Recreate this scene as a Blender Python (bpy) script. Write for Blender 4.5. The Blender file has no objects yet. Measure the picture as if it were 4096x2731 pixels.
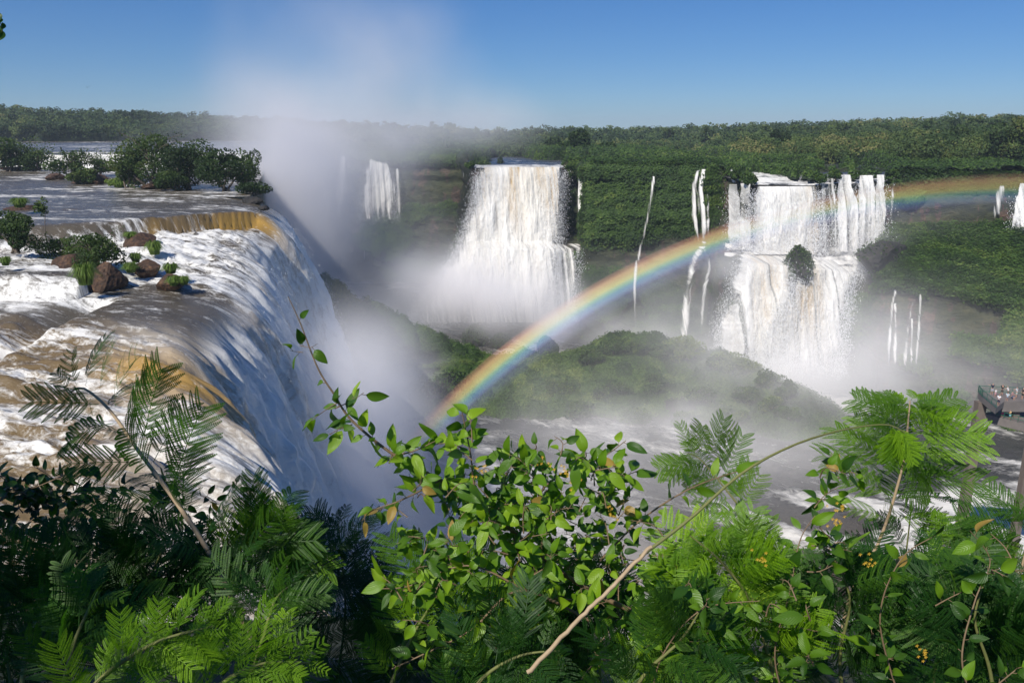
import bpy, math, random
import numpy as np
from mathutils import Vector, Matrix
random.seed(7); RNG = np.random.default_rng(7)
R = math.radians
SC = bpy.context.scene; COL = SC.collection

# ------------------------------------------------------------------ camera, world, sun, exposure
PITCH = R(14.8); CP, SP = math.cos(PITCH), math.sin(PITCH); F = 800.0; CAMZ = 14.0
cam = bpy.data.objects.new('camera', bpy.data.cameras.new('camera')); COL.objects.link(cam); SC.camera = cam
cam.location = (0, 0, CAMZ); cam.rotation_euler = (math.pi/2 - PITCH, 0, 0)
cam.data.sensor_width = 36; cam.data.lens = 36*F/1024; cam.data.clip_start = .05; cam.data.clip_end = 9000
SUN_AZ, SUN_EL = R(215), R(44.5)          # sun behind the camera, to the left
w = bpy.data.worlds.new('World'); SC.world = w; w.use_nodes = True
wt = w.node_tree; bg = wt.nodes['Background']
sky = wt.nodes.new('ShaderNodeTexSky'); sky.sky_type = 'NISHITA'; sky.sun_disc = False
sky.sun_elevation = SUN_EL; sky.sun_rotation = SUN_AZ; sky.altitude = 1200; sky.air_density = 1.0; sky.dust_density = .0; sky.ozone_density = 4.0
gm = wt.nodes.new('ShaderNodeGamma'); gm.inputs[1].default_value = .78; hs = wt.nodes.new('ShaderNodeHueSaturation'); hs.inputs['Saturation'].default_value = 1.35
wt.links.new(sky.outputs[0], gm.inputs[0]); wt.links.new(gm.outputs[0], hs.inputs['Color']); bl = wt.nodes.new('ShaderNodeVectorMath'); bl.operation = 'MULTIPLY'; bl.inputs[1].default_value = (.57, .83, 1.21); wt.links.new(hs.outputs[0], bl.inputs[0]); wt.links.new(bl.outputs[0], bg.inputs[0]); bg.inputs[1].default_value = .103
sun = bpy.data.objects.new('sun', bpy.data.lights.new('sun', 'SUN')); COL.objects.link(sun)
sun.data.energy = 5.0; sun.data.angle = R(.5); sun.data.color = (1, .95, .87)
sd = Vector((math.sin(SUN_AZ)*math.cos(SUN_EL), math.cos(SUN_AZ)*math.cos(SUN_EL), math.sin(SUN_EL)))
sun.rotation_euler = sd.to_track_quat('Z', 'Y').to_euler(); sun.location = (0, -20, 60)
SC.view_settings.view_transform = 'Standard'; SC.view_settings.look = 'None'; SC.view_settings.gamma = 1
SC.view_settings.use_curve_mapping = False; SC.view_settings.exposure = 0.0
cy = SC.cycles; cy.use_denoising = True; cy.max_bounces = 12; cy.diffuse_bounces = 3; cy.glossy_bounces = 2
cy.transmission_bounces = 3; cy.transparent_max_bounces = 12; cy.volume_bounces = 9; cy.volume_step_rate = 2.0; cy.volume_max_steps = 96

# ------------------------------------------------------------------ helpers
def P(px, py, Y):
    """point at forward distance Y in the direction of a picture position"""
    dx, dz = px-512., 341.-py
    wy, wz = F*CP+dz*SP, -F*SP+dz*CP
    k = Y/wy
    return np.array([dx*k, Y, CAMZ+wz*k])
def PA(px, py, Y):
    px, py, Y = np.broadcast_arrays(np.asarray(px, float), np.asarray(py, float), np.asarray(Y, float))
    dx, dz = px-512., 341.-py
    k = Y/(F*CP+dz*SP)
    return np.stack([dx*k, Y, CAMZ+(-F*SP+dz*CP)*k], -1)
def ground_at(px, py, z):
    dx, dz = px-512., 341.-py
    k = (z-CAMZ)/(-F*SP+dz*CP)
    return np.array([dx*k, (F*CP+dz*SP)*k, z])
def sst(a, b, x):
    t = np.clip((np.asarray(x, float)-a)/(b-a), 0, 1); return t*t*(3-2*t)
def _h(ix, iy, iz, s):
    h = (ix*374761393 + iy*668265263 + iz*2147483647 + s*974711) & 0xffffffff
    h = ((h ^ (h >> 13))*1274126177) & 0xffffffff
    h = ((h ^ (h >> 16))*2246822519) & 0xffffffff
    return ((h ^ (h >> 15)) & 0xffffff)/float(0xffffff)
def vn(x, y, z=0., s=0):
    x, y, z = np.broadcast_arrays(np.asarray(x, float), np.asarray(y, float), np.asarray(z, float))
    ix, iy, iz = np.floor(x).astype(np.int64), np.floor(y).astype(np.int64), np.floor(z).astype(np.int64)
    fx, fy, fz = x-ix, y-iy, z-iz
    fx, fy, fz = fx*fx*(3-2*fx), fy*fy*(3-2*fy), fz*fz*(3-2*fz)
    r = 0
    for a in (0, 1):
        wx = fx if a else 1-fx
        for b in (0, 1):
            wy = fy if b else 1-fy
            for c in (0, 1):
                r = r + wx*wy*(fz if c else 1-fz)*_h(ix+a, iy+b, iz+c, s)
    return r
def fbm(x, y, z=0., o=4, s=0):
    r, a, t = 0, 1., 0.
    for i in range(o):
        r = r+a*vn(np.asarray(x)*2**i+i*17.3, np.asarray(y)*2**i+i*9.1, np.asarray(z)*2**i, s+i); t += a; a *= .5
    return r/t
def worley(x, y, s=0):
    """distance to, and id of, the nearest jittered point (cell 1)"""
    ix, iy = np.floor(x).astype(np.int64), np.floor(y).astype(np.int64)
    best = np.full(np.shape(x), 9.); bid = np.zeros(np.shape(x))
    for a in (-1, 0, 1):
        for b in (-1, 0, 1):
            jx, jy = ix+a, iy+b
            d = np.hypot(jx+.15+.7*_h(jx, jy, 0*jx, s+1)-x, jy+.15+.7*_h(jx, jy, 0*jx+5, s+2)-y)
            m = d < best; best = np.where(m, d, best); bid = np.where(m, _h(jx, jy, 0*jx+9, s+3), bid)
    return best, bid
def lines(px, tab):
    t = np.array(tab, float); return [np.interp(px, t[:, 0], t[:, i]) for i in range(1, t.shape[1])]

def tag(o, label=None, cat=None, group=None, kind=None):
    for k, v in (('label', label), ('category', cat), ('group', group), ('kind', kind)):
        if v: o[k] = v
    return o
def mesh_np(name, V, Q, mat, attrs=None, smooth=True, parent=None, mats=None, midx=None):
    V = np.asarray(V, np.float32).reshape(-1, 3); Q = np.asarray(Q, np.int32); k = Q.shape[1]
    me = bpy.data.meshes.new(name); me.vertices.add(len(V)); me.vertices.foreach_set('co', V.ravel())
    me.loops.add(Q.size); me.loops.foreach_set('vertex_index', Q.ravel())
    me.polygons.add(len(Q)); me.polygons.foreach_set('loop_start', np.arange(0, Q.size, k, dtype=np.int32))
    me.polygons.foreach_set('loop_total', np.full(len(Q), k, np.int32))
    me.polygons.foreach_set('use_smooth', np.full(len(Q), bool(smooth)))
    for an, av in (attrs or {}).items():
        av = np.asarray(av, np.float32)
        if av.ndim == 2: a = me.attributes.new(an, 'FLOAT_VECTOR', 'POINT'); a.data.foreach_set('vector', av.ravel())
        else: a = me.attributes.new(an, 'FLOAT', 'POINT'); a.data.foreach_set('value', av.ravel())
    me.update(calc_edges=True)
    for m in (mats or [mat]): me.materials.append(m)
    if midx is not None: me.polygons.foreach_set('material_index', np.asarray(midx, np.int32))
    o = bpy.data.objects.new(name, me); COL.objects.link(o)
    if parent is not None:
        o.parent = parent; o.matrix_parent_inverse = Matrix.Translation(-Vector(parent.location))
    return o
def gridQ(nu, nv):
    i = np.arange((nu-1)*nv).reshape(nu-1, nv)[:, :-1].ravel()
    return np.stack([i, i+nv, i+nv+1, i+1], 1)
def empty(name, loc, **k):
    o = bpy.data.objects.new(name, None); COL.objects.link(o); o.location = Vector([float(c) for c in loc]); o.empty_display_size = .3
    return tag(o, **k)
def unit(v):
    v = np.asarray(v, float); return v/np.maximum(np.linalg.norm(v, axis=-1, keepdims=True), 1e-9)
def seen(G, N):
    v = unit(G-np.array([0, 0, CAMZ])); A = np.linalg.norm(np.cross(np.gradient(G, axis=0), np.gradient(G, axis=1)), axis=-1); d = np.linalg.norm(G-np.array([0, 0, CAMZ]), axis=-1)
    return A*np.maximum(-(N*v).sum(-1), .035)/d**2
def pick(G, idx):
    """random points on the grid faces next to the chosen vertices"""
    i, j = np.unravel_index(idx, G.shape[:2]); n = len(idx); i2 = np.clip(i+RNG.choice([-1, 1], n), 0, G.shape[0]-1); j2 = np.clip(j+RNG.choice([-1, 1], n), 0, G.shape[1]-1)
    a, b = RNG.random((n, 1))*.5, RNG.random((n, 1))*.5
    return G[i, j]+a*(G[i2, j]-G[i, j])+b*(G[i, j2]-G[i, j])
SURF = {}
def surf_at(name, px, py):
    """nearest point of a built surface seen at a picture position"""
    p = SURF[name]; dy, dz = p[:, 1], p[:, 2]-CAMZ; dep = dy*CP-dz*SP; u = 512+F*p[:, 0]/dep; v = 341-F*(dy*SP+dz*CP)/dep
    m = (abs(u-px) < 3) & (abs(v-py) < 3)
    if not m.any(): return None
    q = p[m]; return q[np.argmin(q[:, 1])]
def grid_normals(G):
    return unit(np.cross(np.gradient(G, axis=0), np.gradient(G, axis=1)))
def leaf_quads(C, size, N=None, bias=.5, asp=.7):
    """one small pointed leaf clump per centre: returns verts (4n), quads"""
    n = len(C); d = unit(RNG.normal(size=(n, 3)))
    if N is not None: d = unit(d*(1-bias)+N*bias*1.2)
    a = unit(np.cross(d, RNG.normal(size=(n, 3)))); b = np.cross(d, a)
    s = (np.asarray(size)*RNG.uniform(.6, 1.3, n))[:, None]
    V = np.stack([C+a*s, C+b*s*asp+d*s*.25, C-a*s, C-b*s*asp+d*s*.25], 1)
    return V.reshape(-1, 3), np.arange(4*n).reshape(n, 4)
def tube(pts, rad, sides=6):
    pts = np.asarray(pts, float); n = len(pts); T = unit(np.gradient(pts, axis=0))
    up = np.array([.3, .2, 1.]); A = unit(np.cross(T, up)); B = np.cross(T, A)
    th = np.linspace(0, 2*math.pi, sides, endpoint=False); rad = np.broadcast_to(np.asarray(rad, float), (n,))
    V = pts[:, None]+rad[:, None, None]*(np.cos(th)[None, :, None]*A[:, None]+np.sin(th)[None, :, None]*B[:, None])
    Q = []
    for i in range(n-1):
        for j in range(sides):
            k = (j+1) % sides; Q.append((i*sides+j, i*sides+k, (i+1)*sides+k, (i+1)*sides+j))
    return V.reshape(-1, 3), np.array(Q)
class Bag:
    """collects quads into one mesh"""
    def __init__(s): s.V, s.Q, s.T, s.n = [], [], [], 0
    def add(s, V, Q, tint=.5):
        V = np.asarray(V).reshape(-1, 3); s.V.append(V); s.Q.append(np.asarray(Q)+s.n); s.n += len(V)
        s.T.append(np.broadcast_to(np.asarray(tint, float), (len(V),)))
    def build(s, name, mat, parent=None, smooth=False):
        return mesh_np(name, np.concatenate(s.V), np.concatenate(s.Q), mat, {'tint': np.concatenate(s.T)}, smooth, parent)
def smooth_path(pts, n):
    pts = np.asarray(pts, float); t = np.linspace(0, len(pts)-1, n); out = []
    for x in t:
        i = min(int(x), len(pts)-2); f = x-i
        p0, p1, p2, p3 = pts[max(i-1, 0)], pts[i], pts[i+1], pts[min(i+2, len(pts)-1)]
        out.append(.5*((2*p1)+(-p0+p2)*f+(2*p0-5*p1+4*p2-p3)*f*f+(-p0+3*p1-3*p2+p3)*f**3))
    return np.array(out)

# ------------------------------------------------------------------ materials
def mat(name):
    m = bpy.data.materials.new(name); m.use_nodes = True; nt = m.node_tree
    return m, nt, nt.nodes['Principled BSDF']
def nd(nt, t, **k):
    n = nt.nodes.new(t)
    for a, b in k.items():
        if a.startswith('i_'): n.inputs[a[2:].replace('_', ' ')].default_value = b
        else: setattr(n, a, b)
    return n
def mth(nt, op, a, b=0., c=None, clamp=False):
    n = nt.nodes.new('ShaderNodeMath'); n.operation = op; n.use_clamp = clamp
    for i, x in enumerate((a, b) if c is None else (a, b, c)):
        if isinstance(x, (int, float)): n.inputs[i].default_value = x
        else: nt.links.new(x, n.inputs[i])
    return n.outputs[0]
def ramp(nt, fac, stops, interp='LINEAR'):
    n = nt.nodes.new('ShaderNodeValToRGB'); n.color_ramp.interpolation = interp
    while len(n.color_ramp.elements) < len(stops): n.color_ramp.elements.new(.5)
    for e, (p, c) in zip(n.color_ramp.elements, stops): e.position = p; e.color = (*c, 1) if len(c) == 3 else c
    if fac is not None: nt.links.new(fac, n.inputs[0])
    return n.outputs[0]
def mixc(nt, f, a, b):
    n = nt.nodes.new('ShaderNodeMix'); n.data_type = 'RGBA'
    if isinstance(f, (int, float)): n.inputs[0].default_value = f
    else: nt.links.new(f, n.inputs[0])
    for i, x in ((6, a), (7, b)):
        if isinstance(x, tuple): n.inputs[i].default_value = (*x, 1)
        else: nt.links.new(x, n.inputs[i])
    return n.outputs[2]
def attr(nt, name):
    n = nt.nodes.new('ShaderNodeAttribute'); n.attribute_name = name; return n
def noise(nt, vec, scale, detail=4, rough=.55, dist=0.):
    n = nd(nt, 'ShaderNodeTexNoise'); n.inputs['Scale'].default_value = scale; n.inputs['Detail'].default_value = detail
    n.inputs['Roughness'].default_value = rough; n.inputs['Distortion'].default_value = dist
    if vec is not None: nt.links.new(vec, n.inputs['Vector'])
    return n.outputs[0]
def scaled(nt, vec, s):
    n = nt.nodes.new('ShaderNodeMapping'); n.inputs['Scale'].default_value = s; nt.links.new(vec, n.inputs['Vector']); return n.outputs[0]
def bump(nt, h, dist, strength, bsdf):
    b = nt.nodes.new('ShaderNodeBump'); b.inputs['Distance'].default_value = dist; b.inputs['Strength'].default_value = strength
    nt.links.new(h, b.inputs['Height']); nt.links.new(b.outputs[0], bsdf.inputs['Normal'])

def foliage_mat(name, stops, rough=.6, trans=0., spec=.25, tscale=(1.5, 1.7, .5)):
    m, nt, b = mat(name); c = ramp(nt, attr(nt, 'tint').outputs['Fac'], stops)
    nt.links.new(c, b.inputs['Base Color']); b.inputs['Roughness'].default_value = rough; b.inputs['Specular IOR Level'].default_value = spec
    if trans:
        tr = nt.nodes.new('ShaderNodeBsdfTranslucent'); mx = nt.nodes.new('ShaderNodeMixShader'); mx.inputs[0].default_value = trans
        vm = nt.nodes.new('ShaderNodeVectorMath'); vm.operation = 'MULTIPLY'; vm.inputs[1].default_value = tscale
        nt.links.new(c, vm.inputs[0]); nt.links.new(vm.outputs[0], tr.inputs['Color'])
        nt.links.new(b.outputs[0], mx.inputs[1]); nt.links.new(tr.outputs[0], mx.inputs[2])
        nt.links.new(mx.outputs[0], nt.nodes['Material Output'].inputs['Surface'])
    return m
M_FOREST = foliage_mat('forest_leaves', [(0, (.012, .026, .009)), (.45, (.036, .066, .016)), (.8, (.085, .12, .026)), (1, (.16, .15, .05))])
M_SCRUB = foliage_mat('scrub_leaves', [(0, (.010, .022, .006)), (.35, (.028, .060, .011)), (.7, (.062, .115, .018)), (1, (.15, .19, .04))], trans=.1)
M_BUSH = foliage_mat('bush_leaves', [(0, (.012, .026, .008)), (.45, (.030, .062, .014)), (.8, (.075, .12, .025)), (1, (.15, .17, .05))], trans=.2)
M_GRASS = foliage_mat('grass_blades', [(0, (.03, .06, .01)), (.5, (.09, .16, .02)), (1, (.2, .26, .06))], trans=.25)
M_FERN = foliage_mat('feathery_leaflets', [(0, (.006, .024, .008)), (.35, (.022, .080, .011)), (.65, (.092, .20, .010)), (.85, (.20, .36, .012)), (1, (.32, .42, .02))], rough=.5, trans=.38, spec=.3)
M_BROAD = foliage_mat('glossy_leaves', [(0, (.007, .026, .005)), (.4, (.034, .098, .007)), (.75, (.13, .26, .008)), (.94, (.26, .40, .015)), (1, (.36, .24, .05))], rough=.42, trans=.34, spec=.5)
def veined(m):
    nt = m.node_tree; b = nt.nodes['Principled BSDF']
    a = attr(nt, 'leafuv').outputs['Vector']; s = nd(nt, 'ShaderNodeSeparateXYZ'); nt.links.new(a, s.inputs[0])
    u = mth(nt, 'ABSOLUTE', s.outputs[1]); v = mth(nt, 'SUBTRACT', mth(nt, 'MULTIPLY', s.outputs[0], 9.), mth(nt, 'MULTIPLY', u, 3.))
    vein = mth(nt, 'PINGPONG', v, .5); bump(nt, mth(nt, 'POWER', mth(nt, 'MULTIPLY', vein, 2.), .4), .0016, .5, b)
veined(M_BROAD)
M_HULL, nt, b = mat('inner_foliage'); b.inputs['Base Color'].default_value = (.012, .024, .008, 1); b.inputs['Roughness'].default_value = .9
def stem_mat(name, a, c, rough=.7):
    m, nt, b = mat(name); tc = nd(nt, 'ShaderNodeTexCoord'); n = noise(nt, tc.outputs['Object'], 60, 5)
    nt.links.new(mixc(nt, n, a, c), b.inputs['Base Color']); b.inputs['Roughness'].default_value = rough; bump(nt, n, .002, .4, b); return m
M_STEM = stem_mat('brown_stem', (.10, .065, .03), (.26, .18, .10))
M_STEMG = stem_mat('green_stem', (.10, .12, .03), (.20, .20, .06))
M_PALE = stem_mat('pale_dry_stem', (.28, .19, .10), (.50, .38, .24))
M_FLOWER, nt, b = mat('yellow_flower'); b.inputs['Base Color'].default_value = (.65, .40, .04, 1)
M_TRUNK, nt, b = mat('tree_bark'); tc = nd(nt, 'ShaderNodeTexCoord')
nt.links.new(mixc(nt, noise(nt, tc.outputs['Object'], 2.), (.05, .038, .028), (.20, .16, .12)), b.inputs['Base Color']); b.inputs['Roughness'].default_value = .9

def rock_mat(name, dark, mid, light, scale):
    m, nt, b = mat(name); tc = nd(nt, 'ShaderNodeTexCoord'); o = tc.outputs['Object']
    n1 = noise(nt, o, scale, 8, .65); n2 = noise(nt, scaled(nt, o, (1, 1, 4)), scale*.6, 5, .6)
    c = ramp(nt, n1, [(.3, dark), (.52, mid), (.72, light)]); c2 = mixc(nt, mth(nt, 'MULTIPLY', n2, .6), c, dark)
    nt.links.new(c2, b.inputs['Base Color']); b.inputs['Roughness'].default_value = .75; bump(nt, n1, .5/scale, .8, b); return m
M_BOULDER = rock_mat('basalt_boulder', (.012, .007, .004), (.085, .040, .018), (.26, .145, .07), 1.7)
M_WETROCK = rock_mat('wet_dark_rock', (.010, .010, .010), (.030, .027, .024), (.07, .055, .045), .3)
def cliff_mat():
    m, nt, b = mat('cliff_rock'); g = nd(nt, 'ShaderNodeNewGeometry'); o = g.outputs['Position']
    n1 = noise(nt, scaled(nt, o, (1, 1, 2.2)), .16, 9, .68); n2 = noise(nt, o, .035, 3, .5); n3 = noise(nt, scaled(nt, o, (1, 1, .3)), .22, 5, .6)
    rock = ramp(nt, n1, [(.28, (.018, .014, .012)), (.5, (.075, .05, .036)), (.68, (.19, .115, .075))])
    wet = ramp(nt, n1, [(.3, (.010, .012, .011)), (.6, (.04, .042, .034)), (.8, (.08, .075, .055))])
    c = mixc(nt, attr(nt, 'wet').outputs['Fac'], rock, wet)
    moss = ramp(nt, n1, [(.3, (.010, .022, .006)), (.6, (.035, .065, .015))])
    k = mth(nt, 'MULTIPLY', mth(nt, 'GREATER_THAN', mth(nt, 'ADD', mth(nt, 'MULTIPLY', n3, .7), mth(nt, 'MULTIPLY', n2, .3)), .47), .8)
    k = mth(nt, 'MAXIMUM', mth(nt, 'MULTIPLY', k, .8), attr(nt, 'veg').outputs['Fac'])
    nt.links.new(mixc(nt, k, c, moss), b.inputs['Base Color']); b.inputs['Roughness'].default_value = .8; bump(nt, n1, 3., .9, b); return m
M_CLIFF = cliff_mat()
M_EARTH, nt, b = mat('forest_floor'); g = nd(nt, 'ShaderNodeNewGeometry')
nt.links.new(mixc(nt, noise(nt, g.outputs['Position'], .05), (.012, .022, .008), (.05, .055, .02)), b.inputs['Base Color']); b.inputs['Roughness'].default_value = .9

def water_mat(name, deep, silt, fs, along, across, alpha=False, white=(.86, .86, .84), brk=1.0, clump=False, face=False, cream=(.80, .74, .62)):
    """moving water: dark or silty where calm, white where the foam attribute says it breaks; texture runs along the flow attribute"""
    m, nt, b = mat(name); fl = attr(nt, 'flow').outputs['Vector']; foam = attr(nt, 'foam').outputs['Fac']; amb = attr(nt, 'amber').outputs['Fac']
    nb = noise(nt, scaled(nt, fl, (along, across, 1)), fs, 8, .62, .6)
    nf = noise(nt, scaled(nt, fl, (along*3.4, across*2.4, 1)), fs, 7, .72, 1.6)
    nl = noise(nt, scaled(nt, fl, (along*.35, across*.3, 1)), fs, 3, .5)
    t = mth(nt, 'ADD', mth(nt, 'MULTIPLY', nb, .62), mth(nt, 'MULTIPLY', nf, .38))
    f = mth(nt, 'ADD', mth(nt, 'MULTIPLY', foam, 1.15), mth(nt, 'MULTIPLY', mth(nt, 'SUBTRACT', t, .56), 3.4*brk), clamp=False)
    mr = nd(nt, 'ShaderNodeMapRange', interpolation_type='SMOOTHSTEP'); mr.inputs[1].default_value = .04; mr.inputs[2].default_value = .92
    nt.links.new(f, mr.inputs[0]); ff = mr.outputs[0]
    base = mixc(nt, nl, deep, silt)
    if face: base = mixc(nt, attr(nt, 'face').outputs['Fac'], base, mixc(nt, nl, (.52, .53, .53), (.74, .74, .72)))
    base = mixc(nt, amb, base, (.42, .25, .055))
    wh = mixc(nt, mth(nt, 'MULTIPLY', mth(nt, 'ADD', mth(nt, 'MULTIPLY', nl, .9), amb), .55, clamp=True), white, cream)
    nt.links.new(mixc(nt, ff, base, wh), b.inputs['Base Color'])
    nt.links.new(mth(nt, 'ADD', mth(nt, 'MULTIPLY', ff, .55), .26), b.inputs['Roughness']); b.inputs['IOR'].default_value = 1.33
    bump(nt, t, .35/fs, .7, b)
    if alpha:
        s2 = noise(nt, scaled(nt, fl, (along*.25, across*5.5, 1)), fs, 6, .68, .25); sm_ = nd(nt, 'ShaderNodeMapRange'); sm_.inputs[1].default_value = .40; sm_.inputs[2].default_value = .56; nt.links.new(s2, sm_.inputs[0])
        nt.links.new(mixc(nt, sm_.outputs[0], mixc(nt, .55, (.40, .40, .38), wh), mixc(nt, ff, base, wh)), b.inputs['Base Color'])
        cov = attr(nt, 'cov').outputs['Fac']
        st = noise(nt, scaled(nt, fl, (along*.30, across*3.0, 1)), fs*1.1, 7, .62, .35)
        a = mth(nt, 'ADD', mth(nt, 'MULTIPLY', mth(nt, 'SUBTRACT', st, .5), 3.2), mth(nt, 'SUBTRACT', mth(nt, 'MULTIPLY', cov, 1.9), .62))
        a = mth(nt, 'ADD', a, mth(nt, 'MULTIPLY', mth(nt, 'SUBTRACT', s2, .5), 3.4))
        a2 = nd(nt, 'ShaderNodeMapRange', interpolation_type='SMOOTHSTEP'); a2.inputs[1].default_value = -.05; a2.inputs[2].default_value = 1.15
        nt.links.new(a, a2.inputs[0]); nt.links.new(a2.outputs[0], b.inputs['Alpha'])
    return m
M_RIVER = water_mat('river_water', (.050, .046, .038), (.16, .13, .09), 1.0, .42, 1.0, brk=1.45, face=True)
M_UPPER = water_mat('upper_river_water', (.050, .055, .065), (.09, .09, .09), .14, .35, 1.0)
M_LOWER = water_mat('gorge_water', (.050, .052, .058), (.085, .080, .074), .22, .45, 1.0, white=(.78, .76, .72))
M_FALL = water_mat('falling_water', (.55, .55, .52), (.74, .73, .70), .16, .16, 1.0, alpha=True, white=(.93, .93, .92), brk=.8)

M_DROPS, nt, b = mat('white_spray'); b.inputs['Base Color'].default_value = (.88, .88, .88, 1); b.inputs['Roughness'].default_value = .9
# ------------------------------------------------------------------ terrain: cliff ring of the gorge
#       px   Yrim  zrim  zub  Yub   zsf  Ysf  Ybase
CT = [(200, 436,  1.5, -30, 434, -32, 432, 430), (420, 430, 1.5, -30, 428, -32, 426, 424), (462, 418, 1, -30, 415, -32, 410, 404),
      (474, 323,  0, -29, 319, -31, 314, 300), (560, 321, 0, -29, 317, -31, 308, 302), (566, 333, 0, -28, 331, -31, 310, 303),
      (584, 333,  0, -28, 331, -30, 308, 302), (590, 307, 0, -28, 304, -34, 303, 299), (660, 300, 0, -30, 298, -38, 296, 292),
      (712, 291,  0, -24, 287, -26, 282, 274), (727, 280, -1, -24, 277, -26, 264, 256), (758, 263, -2.6, -24, 260, -26, 248, 241),
      (815, 260, -2.6, -24, 257, -27, 244, 238), (850, 262, -2, -24, 259, -28, 245, 238), (885, 261, -1.5, -25, 258, -30, 244, 236),
      (905, 259, -1.5, -18, 256, -30, 232, 226), (1024, 250, -2, -16, 247, -34, 212, 207), (1180, 240, -2, -16, 237, -36, 200, 195)]
_ct = np.array(CT, float)
def prof(px, z):
    """forward distance of the cliff face at column px and height z (arrays)"""
    px, z = np.broadcast_arrays(np.asarray(px, float), np.asarray(z, float)); c = [np.interp(px, _ct[:, 0], _ct[:, i]) for i in range(8)]
    Yr, zr, zub, Yub, zsf, Ysf, Yb = c[1:]
    out = np.where(z >= zr, Yr, 0.)
    def seg(z1, y1, z0, y0, out):
        t = np.clip((z-z0)/np.where(abs(z1-z0) < .01, .01, z1-z0), 0, 1); m = (z < z1) & (z >= z0); return np.where(m, y0+(y1-y0)*t, out)
    out = seg(zr, Yr, zub, Yub, out); out = seg(zub, Yub, zsf, Ysf, out); out = seg(zsf, Ysf, -66+0*zsf, Yb, out)
    return np.where(z < -66, Yb, out)
def colpx(x, Y): return 512+800*x/(Y*CP)

def build_cliff():
    cols = np.arange(215, 1175, 1.6); nc = len(cols)
    Yr, zr, zub, Yub, zsf, Ysf, Yb = [np.interp(cols, _ct[:, 0], _ct[:, i]) for i in range(1, 8)]
    K = [(Yr+26, zr*0-.8), (Yr+5, zr-.6), (Yr+.5, zr-.7), (Yr, zr-3), (Yub, zub), (Ysf, zsf), (Ysf-1.5, zsf-4), (Yb, zr*0-68)]
    seg = [6, 6, 6, 60, 26, 8, 60]; rows = []
    for (a, b), n in zip(zip(K[:-1], K[1:]), seg):
        for i in range(n): t = i/n; rows.append((a[0]*(1-t)+b[0]*t, a[1]*(1-t)+b[1]*t))
    rows.append(K[-1]); nr = len(rows)
    Y = np.stack([r[0] for r in rows]); Z = np.stack([r[1] for r in rows]); X = Y*(cols[None]-512)/800*CP
    G = np.stack([X, Y, Z], -1); N = grid_normals(G)
    if N[60, 200, 1] > 0: N = -N
    PXc = np.broadcast_to(cols[None], Z.shape); steep = np.clip(1-N[..., 2], 0, 1)
    # vegetation cover
    n1 = fbm(X*.05, Z*.07, Y*.05, 4, 3); n2 = fbm(X*.02, Z*.05, Y*.02, 3, 8)
    veg = np.zeros_like(Z)
    mid = sst(584, 592, PXc)*(1-sst(722, 732, PXc))
    veg = np.maximum(veg, mid*sst(-31, -22, Z+(n1-.5)*18))
    veg = np.maximum(veg, mid*.9*sst(.54, .60, n1)*(1-sst(-40, -34, Z))*.8)
    rec = sst(562, 568, PXc)*(1-sst(584, 592, PXc)); veg = np.maximum(veg, rec*np.maximum(sst(-8, -3, Z), sst(.52, .6, n1)))
    veg = np.maximum(veg, rec*sst(-31, -29, Z)*(1-sst(-27, -25, Z))*.3)
    rgt = sst(886, 900, PXc)
    slope = sst(.38, .62, N[..., 2]+.25*(n1-.5)); upper = sst(-6, -2.5, Z+(n1-.5)*10)
    veg = np.maximum(veg, rgt*np.maximum(slope, upper)); veg = np.maximum(veg, rgt*sst(.545, .62, n1)*.9)
    grp = sst(726, 732, PXc)*(1-sst(886, 900, PXc)); veg = np.maximum(veg, grp*sst(-2, -.5, Z)*.6)
    lft = 1-sst(462, 470, PXc); veg = np.maximum(veg, lft*np.maximum(sst(-6, -1, Z), sst(.5, .6, n1)*.8))
    lowmid = sst(740, 750, PXc)*(1-sst(880, 890, PXc))*sst(.55, .62, n1)*(1-sst(-34, -28, Z)); veg = np.maximum(veg, lowmid*.7)
    # rock relief: ledges and buttresses; bushes bulge out of it
    rel = (fbm(X*.09, Z*.05, Y*.09, 5, 11)-.5)*7*steep + (vn(X*.03, Z*.35+.2*n1, 3, 5)-.5)*2.2*steep
    edge = sst(0, 14, np.arange(nr))[:, None]
    uu = X*.95+Y*.3
    d, cid = worley(uu/3.2, (Z*1.15+Y*.35)/2.4, 4); dome = np.sqrt(np.clip(1-(d/.85)**2, 0, 1))
    G = G+N*(rel*edge)[..., None]
    base_lift = veg*(.3+2.5*dome+1.6*n1)
    Gv = G+N*base_lift[..., None]+np.array([0, 0, 1.])*(veg*.4)[..., None]
    wet = np.clip(sst(0, 1, (1-rgt))*.15+sst(-35, -55, Z)*.8*(1-rgt*.4), 0, 1)
    o = mesh_np('cliff', Gv.reshape(-1, 3), gridQ(nr, nc), M_CLIFF, {'veg': veg.ravel(), 'wet': wet.ravel()}); tag(o, kind='structure')
    # leaves all over the bushes
    NV = grid_normals(Gv); NV = np.where((NV*N).sum(-1, keepdims=True) < 0, -NV, NV); pr = seen(Gv, NV)*veg*(veg > .25); pr /= pr.sum(); n = 260000
    idx = RNG.choice(pr.size, n, p=pr.ravel()); C = pick(Gv, idx); NN = N.reshape(-1, 3)[idx]
    ex = unit(NN+np.array([0, 0, .5])); C = C+RNG.normal(size=(n, 3))*.35+ex*RNG.uniform(-.1, .6, n)[:, None]
    V, Q = leaf_quads(C, .40, ex, .72)
    big = fbm(C[:, 0]*.03, C[:, 2]*.05, C[:, 1]*.03, 3, 21)
    t = .10+.42*cid.ravel()[idx]+.7*(big-.45)+RNG.uniform(-.14, .22, n)+.10*dome.ravel()[idx]
    o = mesh_np('cliff_vegetation', V, Q, M_SCRUB, {'tint': np.repeat(np.clip(t, 0, 1), 4)}, False); tag(o, kind='stuff')
build_cliff()

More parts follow.
